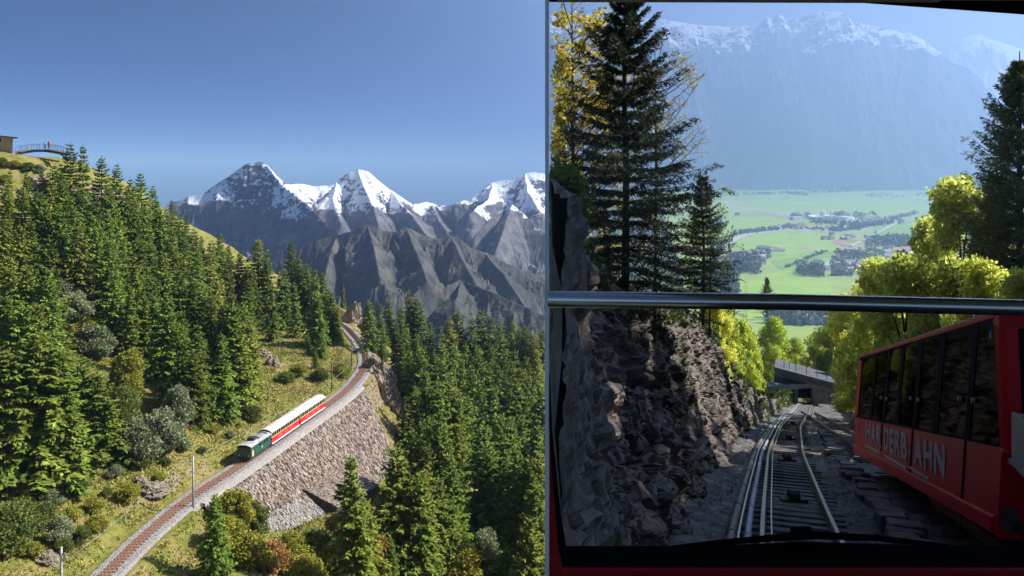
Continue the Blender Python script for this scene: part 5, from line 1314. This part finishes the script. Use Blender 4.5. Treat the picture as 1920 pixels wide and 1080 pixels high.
# ------------------------------------------------------------------ red funicular car
m_fred = M('red car paint', (0.80, 0.012, 0.016), (0.85, 0.016, 0.02), scale=.8, rough=.4, spec=.12)
m_fblk = M('black trim', (0.008, 0.008, 0.009), (0.012, 0.012, 0.013), scale=3, rough=.8, spec=.05)
m_alu = M('brushed aluminium', (0.42, 0.43, 0.44), (0.5, 0.51, 0.52), scale=4, rough=.4, metal=.6)
m_letter = M('silver grey lettering', (0.55, 0.53, 0.53), rough=.5)
m_blue = M('blue sticker', (0.03, 0.12, 0.45), rough=.5)
def tinted(name, tint, gl=.10):
    m = bpy.data.materials.new(name); m.use_nodes = True; N = m.node_tree.nodes; L = m.node_tree.links
    N.remove(N['Principled BSDF']); tr = N.new('ShaderNodeBsdfTransparent'); tr.inputs[0].default_value = (*tint, 1)
    gs = N.new('ShaderNodeBsdfGlossy'); gs.inputs['Roughness'].default_value = .03; gs.inputs[0].default_value = (gl, gl, gl, 1)
    fr_ = N.new('ShaderNodeFresnel'); fr_.inputs[0].default_value = 1.45; mx = N.new('ShaderNodeMixShader')
    L.new(fr_.outputs[0], mx.inputs[0]); L.new(tr.outputs[0], mx.inputs[1]); L.new(gs.outputs[0], mx.inputs[2]); L.new(mx.outputs[0], N['Material Output'].inputs['Surface'])
    return m
m_tint = tinted('tinted car glass', (.10, .105, .11)); m_clear = tinted('clear windscreen glass', (.97, .98, .985))
A_ = np.array([5.86, 10.7]); B_ = np.array([9.27, 23.8]); UD = (B_ - A_) / np.linalg.norm(B_ - A_); ND = np.array([-UD[1], UD[0]])
CW = 2.15
def SP_(px, py, out=0.0):
    """pixel of the photograph onto the flank of the car"""
    r_ = (px - CX) / F; o_ = A_ + ND * out
    Y_ = (o_[0] * ND[0] + o_[1] * ND[1]) / (r_ * ND[0] + ND[1]); return np.array([r_ * Y_, Y_, (HY - py) / F * Y_])
N3 = np.array([ND[0], ND[1], 0.0])
car = thing('funicular_car', 'red funicular car with dark windows and grey lettering on the neighbouring track', 'funicular car', tuple(SP_(1740, 930) - N3))
def plate(name, pts, o0, o1, mat, parent=None, bevel=0):
    """outline traced on the flank, from depth o0 to o1 (outwards positive)"""
    q = [SP_(*p) for p in pts]; b = MB(); b.hexa([p + N3 * o0 for p in q], [p + N3 * o1 for p in q])
    return obj(name, b.mesh(name, mat, bevel=bevel), parent or car)
T0, T1 = (1613, 666), (1862, 583)
plate('roof', [(1611, 672), T0, T1, (1868, 596)], -CW, .02, m_fred, bevel=.02)
plate('far_end_post', [(1611, 672), (1616, 671), (1608, 779), (1602, 779)], -.3, .0, m_fred)
plate('lower_body', [(1603, 779), (1875, 838), (1873, 905), (1868, 968), (1601, 832)], -.12, .0, m_fred)
plate('far_side_panel', [(1603, 779), (1875, 838), (1868, 968), (1601, 832)], -CW, -CW + .1, m_fred)
plate('floor', [(1602, 820), (1870, 950), (1868, 968), (1601, 832)], -CW + .1, -.12, m_fblk)
plate('skirt', [(1601, 832), (1868, 968), (1866, 1000), (1604, 850)], -CW, .05, m_fred, bevel=.02)
plate('underframe', [(1625, 858), (1850, 990), (1848, 1010), (1628, 868)], -CW + .2, -.2, m_dark)
# windows with their posts
def lerp2(a, b_, f): return (a[0] + (b_[0] - a[0]) * f, a[1] + (b_[1] - a[1]) * f)
WT = lambda x: 676 + (597 - 676) * (x - 1613) / (1832 - 1613) if x < 1832 else 597 - (x - 1832) * .02
WB = lambda x: 780 + (837 - 780) * (x - 1605) / (1874 - 1605)
posts = [(1614, 1606), (1642, 1632), (1667, 1655), (1693, 1680), (1726, 1712), (1768, 1752), (1829, 1811), (1863, 1874)]
for (a, c_), (a2, c2_) in zip(posts[:-1], posts[1:]):
    e = .10
    q = [(a + 2, WT(a) + 1), (a2 - 2, WT(a2) + 1), (c2_ - 2, WB(c2_) - 1), (c_ + 2, WB(c_) - 1)]
    plate('pane', q, -.045, -.02, m_tint)
    plate('far_pane', q, -CW + .02, -CW + .05, m_tint)
for i, (a, c_) in enumerate(posts[1:-1]):
    w_ = 2.0 + i * .55
    plate('window_post', [(a - w_, WT(a)), (a + w_, WT(a)), (c_ + w_, WB(c_)), (c_ - w_, WB(c_))], -.10, -.008, m_fblk)
    plate('far_window_post', [(a - w_, WT(a)), (a + w_, WT(a)), (c_ + w_, WB(c_)), (c_ - w_, WB(c_))], -CW + .01, -CW + .08, m_fred)
for a, c_, k in ((1667, 1655, 0), (1726, 1712, 1), (1829, 1811, 2)):
    bt = (c_ - 3 - 3 * k, 846 + 46 * k + (30 if k == 2 else 0)); w_ = 1.3 + .5 * k
    plate('door_gap', [(c_ - w_, WB(c_)), (c_ + w_, WB(c_)), (bt[0] + w_, bt[1]), (bt[0] - w_, bt[1])], -.01, .006, m_fblk)
plate('upper_trim', [(1612, 670), (1834, 593), (1863, 591), (1863, 598), (1833, 599), (1612, 677)], -.06, .004, m_fblk)
plate('lower_trim', [(1605, 778), (1875, 835), (1875, 839), (1605, 782)], -.06, .007, m_fblk)
for p, q in (((1660, 852), (1700, 876)), ((1706, 874), (1742, 896)), ((1625, 833), (1650, 847))):
    plate('step_plate', [p, q, (q[0], q[1] + 6), (p[0], p[1] + 4)], .0, .02, m_alu)
for px, py in ((1653, 746), (1663, 748), (1708, 747), (1722, 750), (1800, 748), (1826, 751)):
    c_ = SP_(px, py); b = MB(); b.tube([c_ - N3 * .01, c_ + N3 * .03], .035, 10); obj('door_handle', b.mesh('door_handle', m_alu), car)
# near end of the car
E0, E1, E2 = SP_(1863, 583), SP_(1875, 838), SP_(1866, 1000)
U3 = np.array([UD[0], UD[1], 0.])
def end_box(name, top, bot, w0, w1, out, mat, th=.06, bevel=0):
    """slab across the end of the car between two flank points, w0..w1 across"""
    a, c_ = top, bot; b = MB()
    q = [a - N3 * w0, a - N3 * w1, c_ - N3 * w1, c_ - N3 * w0]; b.hexa([p - U3 * out for p in q], [p - U3 * (out - th) for p in q]); return obj(name, b.mesh(name, mat, bevel=bevel), car)
end_box('end_lower', E1, E2, -.02, .34, .16, m_fred, .18, .02)
end_box('end_panel', E1, E2, .34, CW, .12, m_fblk, .12)
b = MB(); sec = [(.0, 0.), (.10, .02), (.19, .08), (.22, .2), (.0, .25)]
def sec_pts(c_): return [c_ - U3 * s_ - N3 * n_ for s_, n_ in sec]
b.hexa(sec_pts(E1 + [0, 0, -.02]), sec_pts(E0)); obj('corner_post', b.mesh('corner_post', m_fred), car)
b = MB(); b.hexa([p - N3 * (CW - .22) for p in sec_pts(E1 + [0, 0, -.02])], [p - N3 * (CW - .22) for p in sec_pts(E0)]); obj('corner_post', b.mesh('corner_post', m_fred), car)
end_box('end_roof', E0, E0 - [0, 0, .16], -.0, CW, .24, m_fred, .26)
end_box('end_window', E0 - [0, 0, .16], E1 + [0, 0, .0], .24, CW - .22, .16, m_tint, .03)
# freight platform on the near end
fp_ = P(1914, 838, 9.9)
b = MB(); b.box(tuple(fp_ + [0, 0, .02]), (.05, .5, .60), M=Matrix.Rotation(-.25, 3, 'Z')); b.box(tuple(fp_ + [.5, .1, .3]), (.9, .08, .06)); b.box(tuple(fp_ + [.5, .1, -.27]), (.9, .5, .05))
obj('freight_platform', b.mesh('freight_platform', m_alu), car)
for dy in (-.3, .3):
    b = MB(); c_ = fp_ + np.array([.06, dy * .7 + .1, -.95]); b.tube([c_ - [.05, 0, 0], c_ + [.05, 0, 0]], .13, 14); obj('wheel', b.mesh('wheel', m_dark), car)
# bogie wheels under the body
for px, py in ((1660, 886), (1690, 903), (1800, 985), (1835, 1008)):
    c_ = SP_(px, py) - N3 * .5; b = MB(); b.tube([c_, c_ - N3 * .1], .2, 14); obj('wheel', b.mesh('wheel', m_dark), car)
# seats and a pole inside
m_seat = M('seat fabric', (0.10, 0.10, 0.12), (.14, .14, .16), scale=3, rough=.9); m_pole = M('red pole', (0.5, 0.02, 0.03), rough=.4)
for i in range(5):
    f = .12 + .17 * i; base = SP_(1604 + 262 * f * .98, 0)[:2]; yc = A_ + (B_ - A_) * f; zf = float(np.interp(f, [0, 1], [E2[2] + .35, SP_(1604, 850)[2] + .25]))
    for o_ in (-.55, -1.6):
        c_ = yc + ND * o_; b = MB(); b.box((c_[0], c_[1], zf + .45), (.85, .5, .12), M=Matrix.Rotation(-.25, 3, 'Z')); b.box((c_[0] - .06, c_[1] - .25, zf + .8), (.85, .1, .7), M=Matrix.Rotation(-.25, 3, 'Z')); obj('seat', b.mesh('seat', m_seat, bevel=.03), car)
    c_ = yc + ND * -1.05; b = MB(); b.tube([(c_[0], c_[1], zf), (c_[0], c_[1], zf + 2.1)], .025, 8); obj('grab_pole', b.mesh('grab_pole', m_pole if i % 2 else m_alu), car)
# lettering, emblem and sticker on the flank
def flank_text(ch, x0_, x1_):
    m0 = text_mesh(ch, 1.0, m_letter, .028); v = np.array([q.co[:] for q in m0.vertices])
    lo_v, hi_v = v.min(0), v.max(0); me = m0.copy(); u = (v - lo_v) / (hi_v - lo_v)
    for q, (a, b_, c_) in zip(me.vertices, u):
        px = x0_ + a * (x1_ - x0_); top = 791 + .30 * (px - 1627); bot = 828 + .48 * (px - 1627)
        q.co = Vector(SP_(px, bot + (top - bot) * b_) + N3 * (.004 + .012 * c_))
    obj('lettering', me, car)
for ch, x0_, x1_ in [('H', 1624, 1633), ('A', 1634, 1643), ('R', 1644.5, 1653), ('D', 1659, 1667), ('E', 1669, 1677), ('R', 1679, 1689), ('B', 1691, 1702), ('A', 1715, 1731), ('H', 1734, 1749), ('N', 1753, 1773)]:
    flank_text(ch, x0_, x1_)
c_ = SP_(1859, 628); b = MB(); ux = np.array([UD[0], UD[1], 0.])
b.hexa([c_ + N3 * .005 + (ux * math.cos(t_) + np.array([0, 0, 1.]) * math.sin(t_)) * .055 for t_ in np.linspace(0, 6.0, 16)], [c_ + N3 * .012 + (ux * math.cos(t_) + np.array([0, 0, 1.]) * math.sin(t_)) * .055 for t_ in np.linspace(0, 6.0, 16)]); st_ = obj('sticker', b.mesh('sticker', m_blue), car)
b = MB(); b.tube([c_ + N3 * .018 + np.array([0, 0, .035]), c_ + N3 * .018 - np.array([0, 0, .01]), c_ + N3 * .018 + ux * -.025 - np.array([0, 0, .03])], .007, 6); obj('symbol', b.mesh('symbol', m_white), st_)
c_ = SP_(1610, 803); b = MB(); 
for r0_ in (.13,):
    ring_ = [c_ + N3 * .012 + ux * math.cos(t_) * .09 + np.array([0, 0, 1.]) * math.sin(t_) * .17 for t_ in np.linspace(0, 6.283, 18)]; b.tube(ring_, .014, 5)
b.tube([c_ + N3 * .012 + np.array([0, 0, .1]), c_ + N3 * .012 - np.array([0, 0, .1])], .02, 5)
obj('emblem', b.mesh('emblem', m_letter), car)

# ------------------------------------------------------------------ detailed trees of the right picture
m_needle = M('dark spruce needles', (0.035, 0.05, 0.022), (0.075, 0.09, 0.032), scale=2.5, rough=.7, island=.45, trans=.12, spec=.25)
m_needle_lit = M('spruce needles lit in colour', (0.13, 0.16, 0.04), (0.24, 0.26, 0.07), scale=1.5, rough=.7, island=.4, trans=.2, spec=.25)  # lighter needle colour stands in for sun on the camera-facing shade side
def near_spruce(seed, H, Rr, whorls, nb, ntw, nn, nl, mat, hang=.15, top_sparse=True, xmin=-99):
    g = np.random.default_rng(seed); P0, D, W_ = [], [], []; wood = MB()
    wood.tube([(0, 0, -.5), (.02, 0, H * .4), (-.02, 0, H * .75), (0, 0, H)], [H * .014, H * .010, H * .006, H * .0012], 8)
    for i in range(whorls):
        f = ((i + g.uniform(-.2, .2)) / whorls) ** .95; f = min(max(f, 0), .985); h = H * (.03 + .95 * f)
        L0 = Rr * (1 - f) ** .85 + .018 * Rr; az0 = g.uniform(0, 6.28); k = nb if f < .6 else max(4, nb - 2)
        for b_ in range(k):
            az = az0 + 6.283 * b_ / k + g.uniform(-.35, .35); L = L0 * g.uniform(.5, 1.2); pit = .75 * f - .12 + g.uniform(-.1, .12); drp = .5 * (1 - f)
            ca, sa = math.cos(az), math.sin(az)
            if L * ca < xmin + .12: L = max(.15, (xmin + .12) / ca)
            def bp(t): return np.stack([L * t * ca, L * t * sa, h + L * (pit * t - drp * t ** 2 + .3 * t ** 3)], -1)
            tt = np.linspace(0, 1, 5); wood.tube([tuple(p) for p in bp(tt)], [H * .0028 * (1.1 - t) for t in tt], 4, cap=False)
            t = np.linspace(.14, 1, ntw); base = bp(t)
            for j in range(ntw):
                for sd_ in ((-1, 1) if j < ntw - 1 else (0,)):
                    tl = (.36 * L * (1.08 - .75 * t[j]) + .02 * Rr) * g.uniform(.7, 1.2); a2 = az + sd_ * g.uniform(.65, 1.0)
                    dr = np.array([math.cos(a2), math.sin(a2), g.uniform(-.25, .1) - hang + .3 * pit]); dr /= np.linalg.norm(dr)
                    u = (np.arange(nn) + g.random(nn)) / nn; c0_ = base[j] + dr * tl * u[:, None]
                    side = np.cross(dr, g.normal(size=(nn, 3))); side /= np.linalg.norm(side, axis=1)[:, None]
                    d = (dr * .75 + side * .75) * (nl * g.uniform(.7, 1.3, nn))[:, None]
                    w = np.cross(d, g.normal(size=(nn, 3))); w /= np.linalg.norm(w, axis=1)[:, None] + 1e-9; w *= nl * .13
                    P0.append(c0_); D.append(d); W_.append(w)
    P0, D, W_ = (np.concatenate(q) for q in (P0, D, W_))
    kp = (P0[:, 0] > xmin) & ((P0 + D)[:, 0] > xmin); P0, D, W_ = P0[kp], D[kp], W_[kp]
    V_, Q_ = kites(P0, D, W_)
    return mesh_np('spruce_needles', V_, quads=Q_, mats=[mat]), wood.mesh('spruce_wood', m_bark, smooth=True)
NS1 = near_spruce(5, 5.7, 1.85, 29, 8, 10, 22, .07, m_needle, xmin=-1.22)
NS2 = near_spruce(6, 11.0, 2.9, 40, 9, 9, 15, .13, m_needle_lit, hang=.35)
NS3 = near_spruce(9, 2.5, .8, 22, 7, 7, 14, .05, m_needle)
def near(mesh, loc, sc, label, grp=None, rz=0., name='spruce_tree'):
    t = thing(name, label, 'tree', loc, grp, rz); t.scale = (sc, sc, sc); obj('crown', mesh[0], t, world=False); obj('trunk', mesh[1], t, world=False); return t
def keep_right(t, px0):
    pass
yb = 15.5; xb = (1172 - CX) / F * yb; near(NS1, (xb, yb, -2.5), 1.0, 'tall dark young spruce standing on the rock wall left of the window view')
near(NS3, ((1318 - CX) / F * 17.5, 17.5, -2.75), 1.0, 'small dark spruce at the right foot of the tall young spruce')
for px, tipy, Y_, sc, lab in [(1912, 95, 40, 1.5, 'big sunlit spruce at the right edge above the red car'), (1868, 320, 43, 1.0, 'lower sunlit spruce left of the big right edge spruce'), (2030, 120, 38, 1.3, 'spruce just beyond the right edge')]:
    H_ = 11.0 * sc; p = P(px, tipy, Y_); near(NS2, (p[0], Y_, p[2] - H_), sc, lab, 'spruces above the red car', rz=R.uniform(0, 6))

SPRING = [leafy('spring_tree_%d' % i, 400 + i, 9.0, 3.3, 34, 22000, .18, m_lf_spring, low=.1, trunk_r=.13, hollow=.3, lobe=(.13, .34), limbs=14) for i in range(2)]
FRESH = [leafy('fresh_tree_%d' % i, 420 + i, 9.0, 3.0, 32, 20000, .18, m_lf_fresh, low=.12, trunk_r=.13, hollow=.3, lobe=(.13, .34), limbs=14) for i in range(2)]
def wood_ground(x, y):
    """height of the ground beside the cutting"""
    yy_ = y
    for _ in range(4):
        s_ = (x - float(cut_far(yy_))) / math.sqrt(1 + .1); yy_ = y + max(s_, 0) * .3
    zl = float(np.where(yy_ < 150, zr(yy_), zr(150) - (yy_ - 150) * .235))
    if s_ < -2: return zl + 1.5 + .92 * (s_ + 2.5) * (y > 44)
    return zl + float(cut_ground(yy_, s_))
def leaftree(kind, px, tipy, Y_, H_, label, grp, wide=1.0):
    p = P(px, tipy, Y_); zg = wood_ground(p[0], Y_); H_ = min(max(p[2] - zg, H_ * .7), H_ * 1.5); wide = wide * (.6 + .4 * Hn / H_) if (Hn := H_) else wide
    t = thing('broadleaf_tree', label, 'tree', (p[0], Y_, p[2] - H_), grp, rz=R.uniform(0, 6.28)); s_ = H_ / 9.0; t.scale = (s_ * wide, s_ * wide, s_)
    me = R.choice(SPRING if kind == 's' else FRESH); obj('crown', me[0], t, world=False); obj('trunk', me[1], t, world=False)
gy = 'yellow green spring trees right of the track'
for k, px, ty, Y_, H_, lab, w in [('s', 1800, 325, 44, 13, 'tallest yellow spring tree beside the right edge spruces', .8), ('s', 1755, 400, 50, 12, 'yellow spring tree left of the tallest yellow one', .8), ('s', 1700, 470, 42, 8, 'yellow spring tree behind the roof of the red car', .95), ('s', 1655, 480, 54, 9, 'round yellow spring tree at the left of the right hand mass', .9), ('s', 1618, 520, 66, 10, 'yellow spring tree between the round one and the bridge', .85), ('s', 1610, 600, 62, 8, 'yellow green tree hanging over the overbridge end', .8), ('s', 1850, 470, 34, 8, 'yellow spring tree low in front of the sunlit spruces', .9), ('s', 1640, 620, 58, 8, 'lower yellow tree right of the overbridge', .9), ('f', 1575, 590, 140, 16, 'fresh green tree right behind the overbridge', 1.), ('s', 1915, 500, 30, 6, 'yellow leaved branch tree at the far right edge', .8), ('s', 1580, 545, 145, 18, 'far yellow tree behind the bridge beside the meadow edge', 1.)]:
    leaftree(k, px, ty, Y_, H_, lab, gy, w)
gy = 'fresh green trees left of the track'
for k, px, ty, Y_, H_, lab, w in [('f', 1350, 548, 62, 8, 'fresh green tree behind the brow of the rock wall', .65), ('f', 1392, 590, 80, 9, 'fresh green tree in the middle of the group left of the bridge', .6), ('f', 1335, 530, 50, 6, 'fresh green tree nearest the dark spruces', .7), ('f', 1450, 585, 140, 15, 'green tree just above the left end of the overbridge', .8), ('f', 1490, 628, 165, 14, 'hazy green tree beyond the overbridge', 1.), ('f', 1418, 655, 95, 7, 'lower green tree shading the left bridge end', .55), ('s', 1530, 640, 150, 12, 'yellow green tree beyond the overbridge on the right', 1.), ('s', 1345, 545, 40, 3, 'small yellow bush below the dark young spruce', .6), ('s', 1470, 655, 175, 12, 'yellow tree in the gap above the bridge deck', 1.)]:
    leaftree(k, px, ty, Y_, H_, lab, gy, w)
# thin golden tree and bare twiggy tree by the dark spruce
def sparse_tree(seed, H, Rr, nleaf, leaf, mat, xlim, label, loc, twigs=60, leafk=.5):
    g = np.random.default_rng(seed); wood = MB(); tips_ = []
    wood.tube([(0, 0, -.6), (.03, 0, H * .5), (0, 0, H)], [H * .008, H * .006, H * .001], 6)
    for i in range(twigs):
        z0 = H * g.uniform(.08, .93); a = g.uniform(0, 6.28); L = Rr * g.uniform(.5, 1.1) * (1 - .55 * z0 / H); e = np.array([math.cos(a) * L, math.sin(a) * L, z0 + L * g.uniform(.5, 1.1)])
        if e[0] < xlim: e[0] = xlim + g.uniform(0, .15)
        m_ = np.array([e[0] * .5, e[1] * .5, z0 + (e[2] - z0) * .42]); wood.tube([(0, 0, z0), tuple(m_), tuple(e)], [H * .0022, H * .0016, H * .0005], 4, cap=False)
        for q in range(7):
            f = g.uniform(.3, 1); b0 = m_ + (e - m_) * f; t_ = b0 + g.normal(size=3) * L * .22 + np.array([0, 0, L * .1])
            if t_[0] < xlim: t_[0] = xlim + g.uniform(0, .1)
            wood.tube([tuple(b0), tuple(t_)], [H * .0009, H * .0004], 3, cap=False); tips_.append((b0, t_))
    P0 = []
    for b0, t_ in tips_:
        k = g.poisson(nleaf / len(tips_)); f = g.random((k, 1)) ** .6; P0.append(b0 + (t_ - b0) * f + g.normal(size=(k, 3)) * .035)
    P0 = np.concatenate(P0); P0[:, 0] = np.maximum(P0[:, 0], xlim); n = len(P0)
    D = g.normal(size=(n, 3)); D /= np.linalg.norm(D, axis=1)[:, None]; W_ = np.cross(D, g.normal(size=(n, 3))); W_ /= np.linalg.norm(W_, axis=1)[:, None]; s_ = leaf * g.uniform(.6, 1.3, (n, 1))
    V_, Q_ = kites(P0, D * s_, W_ * s_ * .38)
    t = thing('broadleaf_tree', label, 'tree', loc); obj('crown', mesh_np('sparse_leaves', V_, quads=Q_, mats=[mat]), t, world=False); obj('trunk', wood.mesh('sparse_wood', m_bark), t, world=False)
x0 = (1072 - CX) / F * 17; near_x = .0445 * 17.0 - x0
sparse_tree(3, 6.4, 1.5, 7500, .085, m_lf_gold, near_x + .06, 'thin golden leaved tree behind the tall dark spruce', (x0, 17., -3.2), 110)
sparse_tree(4, 5.2, 1.5, 2200, .05, m_lf_gold, -.9, 'bare twiggy tree with pale buds right of the dark spruce', ((1228 - CX) / F * 18, 18., -3.0), 60)
sparse_tree(8, 2.6, .8, 700, .06, m_lf_fresh, -.9, 'small bare sapling beside the small dark spruce', ((1330 - CX) / F * 19, 19., -3.2), 34)
near(NS3, (P(1438, 520, 60)[0], 60., P(1438, 520, 60)[2] - 2.2), .9, 'tiny conifer tip standing against the near meadow')
# undergrowth on the rock wall and the banks
m_ivy = leaf_mat('undergrowth leaves', (0.06, 0.10, 0.025), (0.15, 0.19, 0.04), tr=.25)
g = np.random.default_rng(15); n = 60000
yy = 6.5 + 115 * g.random(n) ** 1.7; clump = fbm(yy * .8, g.integers(0, 3, n) * 9.1, oct=2, seed=3)
j = np.clip(np.searchsorted(ys := np.r_[np.linspace(4.3, 20, 260), np.linspace(20.1, 48, 230), np.linspace(48.5, 126, 110), np.linspace(128, 330, 40)], yy), 0, Gk.shape[0] - 1)
i_ = np.where(g.random(n) < .8, g.integers(nf - 6, nf + nt2 - 8, n), g.integers(8, nf - 4, n))
c = Gk[j, i_]; nz_ = fbm(c[:, 0] * 1.1, c[:, 1] * .9, c[:, 2] * 1.1, oct=2, seed=19); ok = nz_ > np.where(i_ < nf - 6, .28, -.02); c = c[ok]; n = len(c)
c = c + g.normal(size=(n, 3)) * .05; c[:, 0] = np.maximum(c[:, 0], .0445 * c[:, 1] + .03)
D = g.normal(size=(n, 3)) + np.array([.4, -.2, .8]); D /= np.linalg.norm(D, axis=1)[:, None]; W_ = np.cross(D, g.normal(size=(n, 3))); W_ /= np.linalg.norm(W_, axis=1)[:, None]; s_ = g.uniform(.025, .06, (n, 1)) * (1 + c[:, 1:2] / 14)
V_, Q_ = kites(c, D * s_, W_ * s_ * .35)
o = obj('undergrowth', mesh_np('undergrowth', V_, quads=Q_, mats=[m_ivy])); o['kind'] = 'stuff'; o['label'] = 'ferns and low leaves along the top of the rock wall'
n = 30000; yy = 30 + 95 * g.random(n); s1 = np.interp(yy, [0, 30, 45, 60], [5.6, 5.8, 5.0, 4.2]) + 1.0 + g.exponential(4, n)
c = cut_pt(yy, s1, 0); c[:, 2] += cut_ground(yy, s1); ok = fbm(c[:, 0] / 3, c[:, 1] / 3, oct=2, seed=77) > -.2; c = c[ok]; n = len(c)
D = g.normal(size=(n, 3)) * .6 + np.array([0, 0, 1.]); D /= np.linalg.norm(D, axis=1)[:, None]; W_ = np.cross(D, g.normal(size=(n, 3))); W_ /= np.linalg.norm(W_, axis=1)[:, None]; s_ = g.uniform(.15, .5, (n, 1))
V_, Q_ = kites(c, D * s_, W_ * s_ * .3)
o = obj('undergrowth', mesh_np('undergrowth', V_, quads=Q_, mats=[leaf_mat('bank leaves', (0.14, 0.18, 0.03), (0.28, 0.3, 0.05), tr=.35)])); o['kind'] = 'stuff'; o['label'] = 'yellow green undergrowth on the bank right of the track'
# unseen spruces added right of the cabin to keep the cutting in shade
for i, (x, y, H_) in enumerate([(22, 8, 27), (26, 13, 28), (29, 18, 29), (32, 23, 29), (35, 28, 29), (38, 33, 29), (21, 2, 27), (17, -3, 24)]):
    spruce((x, y, float(zr(y)) + 2.0), H_, 'unseen tall spruce added beyond the right edge to shade the cutting', 'added shade spruces beyond the right edge', wide=1.25)

# ------------------------------------------------------------------ the cabin we look out of
m_cred = M('cabin red paint', (0.42, 0.01, 0.012), (0.48, 0.015, 0.018), scale=2, rough=.4)
m_gask = M('rubber gasket', (0.006, 0.006, 0.007), (0.010, 0.010, 0.011), scale=8, rough=1.0, spec=.02)
m_bar = M('satin metal bar', (0.55, 0.52, 0.48), (0.6, 0.57, 0.53), scale=3, rough=.25, metal=.95)
m_dash = M('dark dashboard', (0.02, 0.017, 0.015), (0.03, 0.026, 0.023), scale=5, rough=.8)
m_divider = M('white divider strip', (0.86, 0.86, 0.86), (0.88, 0.88, 0.88), scale=3, rough=.5)
cab = thing('funicular_cabin', 'front window frame and dash of the cabin the view is taken from', 'cabin', tuple(P(1475, 1100, 1.8)))
YW = 1.8
def pane_poly(name, pts, Y0, Y1, mat, bevel=0):
    b = MB(); q = [P(x, y, YW) for x, y in pts]; b.hexa([(p[0], Y0, p[2]) for p in q], [(p[0], Y1, p[2]) for p in q]); return obj(name, b.mesh(name, mat, bevel=bevel), cab)
x0_, x1_ = P(1022, 0, 1.76)[0], P(1029, 0, 1.76)[0]
b = MB(); b.hexa([(x0_, 1.76, -.98), (x1_, 1.76, -.98), (x1_ + .001, 1.775, -.98), (x0_ + .001, 1.775, -.98)], [(x0_, 1.76, .55), (x1_, 1.76, .55), (x1_ + .001, 1.775, .55), (x0_ + .001, 1.775, .55)])
obj('divider_strip', b.mesh('divider_strip', m_divider), cab)  # white strip added to divide the two views, not a cabin part
pane_poly('windscreen', [(1030, -200), (2700, -200), (2700, 1042), (1060, 1042), (1030, 860)], YW + .03, YW + .036, m_clear)
pane_poly('header', [(1030, -6), (1640, -4), (1920, 16), (2700, 72), (2700, -240), (1030, -240)], YW - .02, YW + .06, m_gask)
pane_poly('side_pillar', [(1029, 800), (1036, 900), (1054, 1040), (1060, 1140), (1029, 1140)], YW - .03, YW + .03, m_cred)
pane_poly('gasket', [(1030, 700), (1034, 800), (1050, 950), (1062, 1030), (1068, 1038), (1056, 1044), (1046, 1020), (1036, 905), (1029, 800)], YW - .036, YW + .02, m_gask)
pane_poly('sill_gasket', [(1050, 1036), (2700, 1034), (2700, 1048), (1052, 1048)], YW - .04, YW + .03, m_gask)
pane_poly('sill', [(1052, 1046), (2700, 1046), (2700, 1066), (1056, 1068)], YW - .045, YW + .05, m_cred, bevel=.004)
pane_poly('dash', [(1055, 1064), (2700, 1064), (2700, 1260), (1055, 1260)], YW - .25, YW + .04, m_dash)
b = MB(); b.tube([P(1027, 561, 1.7), P(1475, 566, 1.7), P(1950, 578, 1.7), P(2700, 597, 1.7)], .0155, 18); obj('grab_bar', b.mesh('grab_bar', m_bar, smooth=True), cab)
xr_ = P(2700, 0, YW)[0]
b = MB(); b.box(((x1_ + xr_) / 2 + .01, -.3, .345), (xr_ - x1_ - .02, 4.2, .05)); obj('roof', b.mesh('roof', M('pale ceiling', (.55, .5, .44), (.6, .55, .48), scale=3, rough=.7)), cab)
pane_poly('right_pillar', [(2660, -240), (2740, -240), (2740, 1260), (2660, 1260)], YW - .05, YW + .05, m_cred)
b = MB(); b.box(((x1_ + xr_) / 2 + .05, -.3, -1.02), (xr_ - x1_ - .1, 4.0, .06)); obj('floor', b.mesh('floor', m_dash), cab)
wi = thing('windscreen_wiper', 'black windscreen wiper lying along the bottom of the front window', 'wiper', tuple(P(1500, 1015, 1.86)))
b = MB(); b.tube([P(1240, 1029, 1.86), P(1340, 1018, 1.86), P(1480, 1006, 1.86), P(1530, 1004, 1.86), P(1640, 1008, 1.86), P(1780, 1024, 1.86)], [.004, .006, .008, .008, .007, .004], 8); obj('arm', b.mesh('arm', m_gask, smooth=True), wi)
b = MB(); b.tube([P(1260, 1033, 1.87), P(1500, 1022, 1.87), P(1790, 1030, 1.87)], .007, 6); obj('blade', b.mesh('blade', m_gask), wi)
b = MB(); b.tube([P(1485, 1000, 1.85), P(1520, 999, 1.85)], .013, 10); obj('pivot', b.mesh('pivot', m_gask, smooth=True), wi)
# ------------------------------------------------------------------ the air
hz = bpy.data.materials.new('haze'); hz.use_nodes = True
hn = hz.node_tree.nodes; hn.remove(hn['Principled BSDF'])
pv = hn.new('ShaderNodeVolumePrincipled')
pv.inputs['Color'].default_value = (0.45, 0.64, 1.0, 1)
pv.inputs['Density'].default_value = HAZE
pv.inputs['Anisotropy'].default_value = 0.6
hz.node_tree.links.new(pv.outputs[0], hn['Material Output'].inputs['Volume'])
b = MB(); HM = Matrix.Rotation(-math.radians(14), 3, 'Z')
b.box(tuple(HM @ Vector((1625, 6400, 668))), (5750, 13400, 1960), M=HM)
o = obj('haze', b.mesh('haze', hz)); o['kind'] = 'stuff'
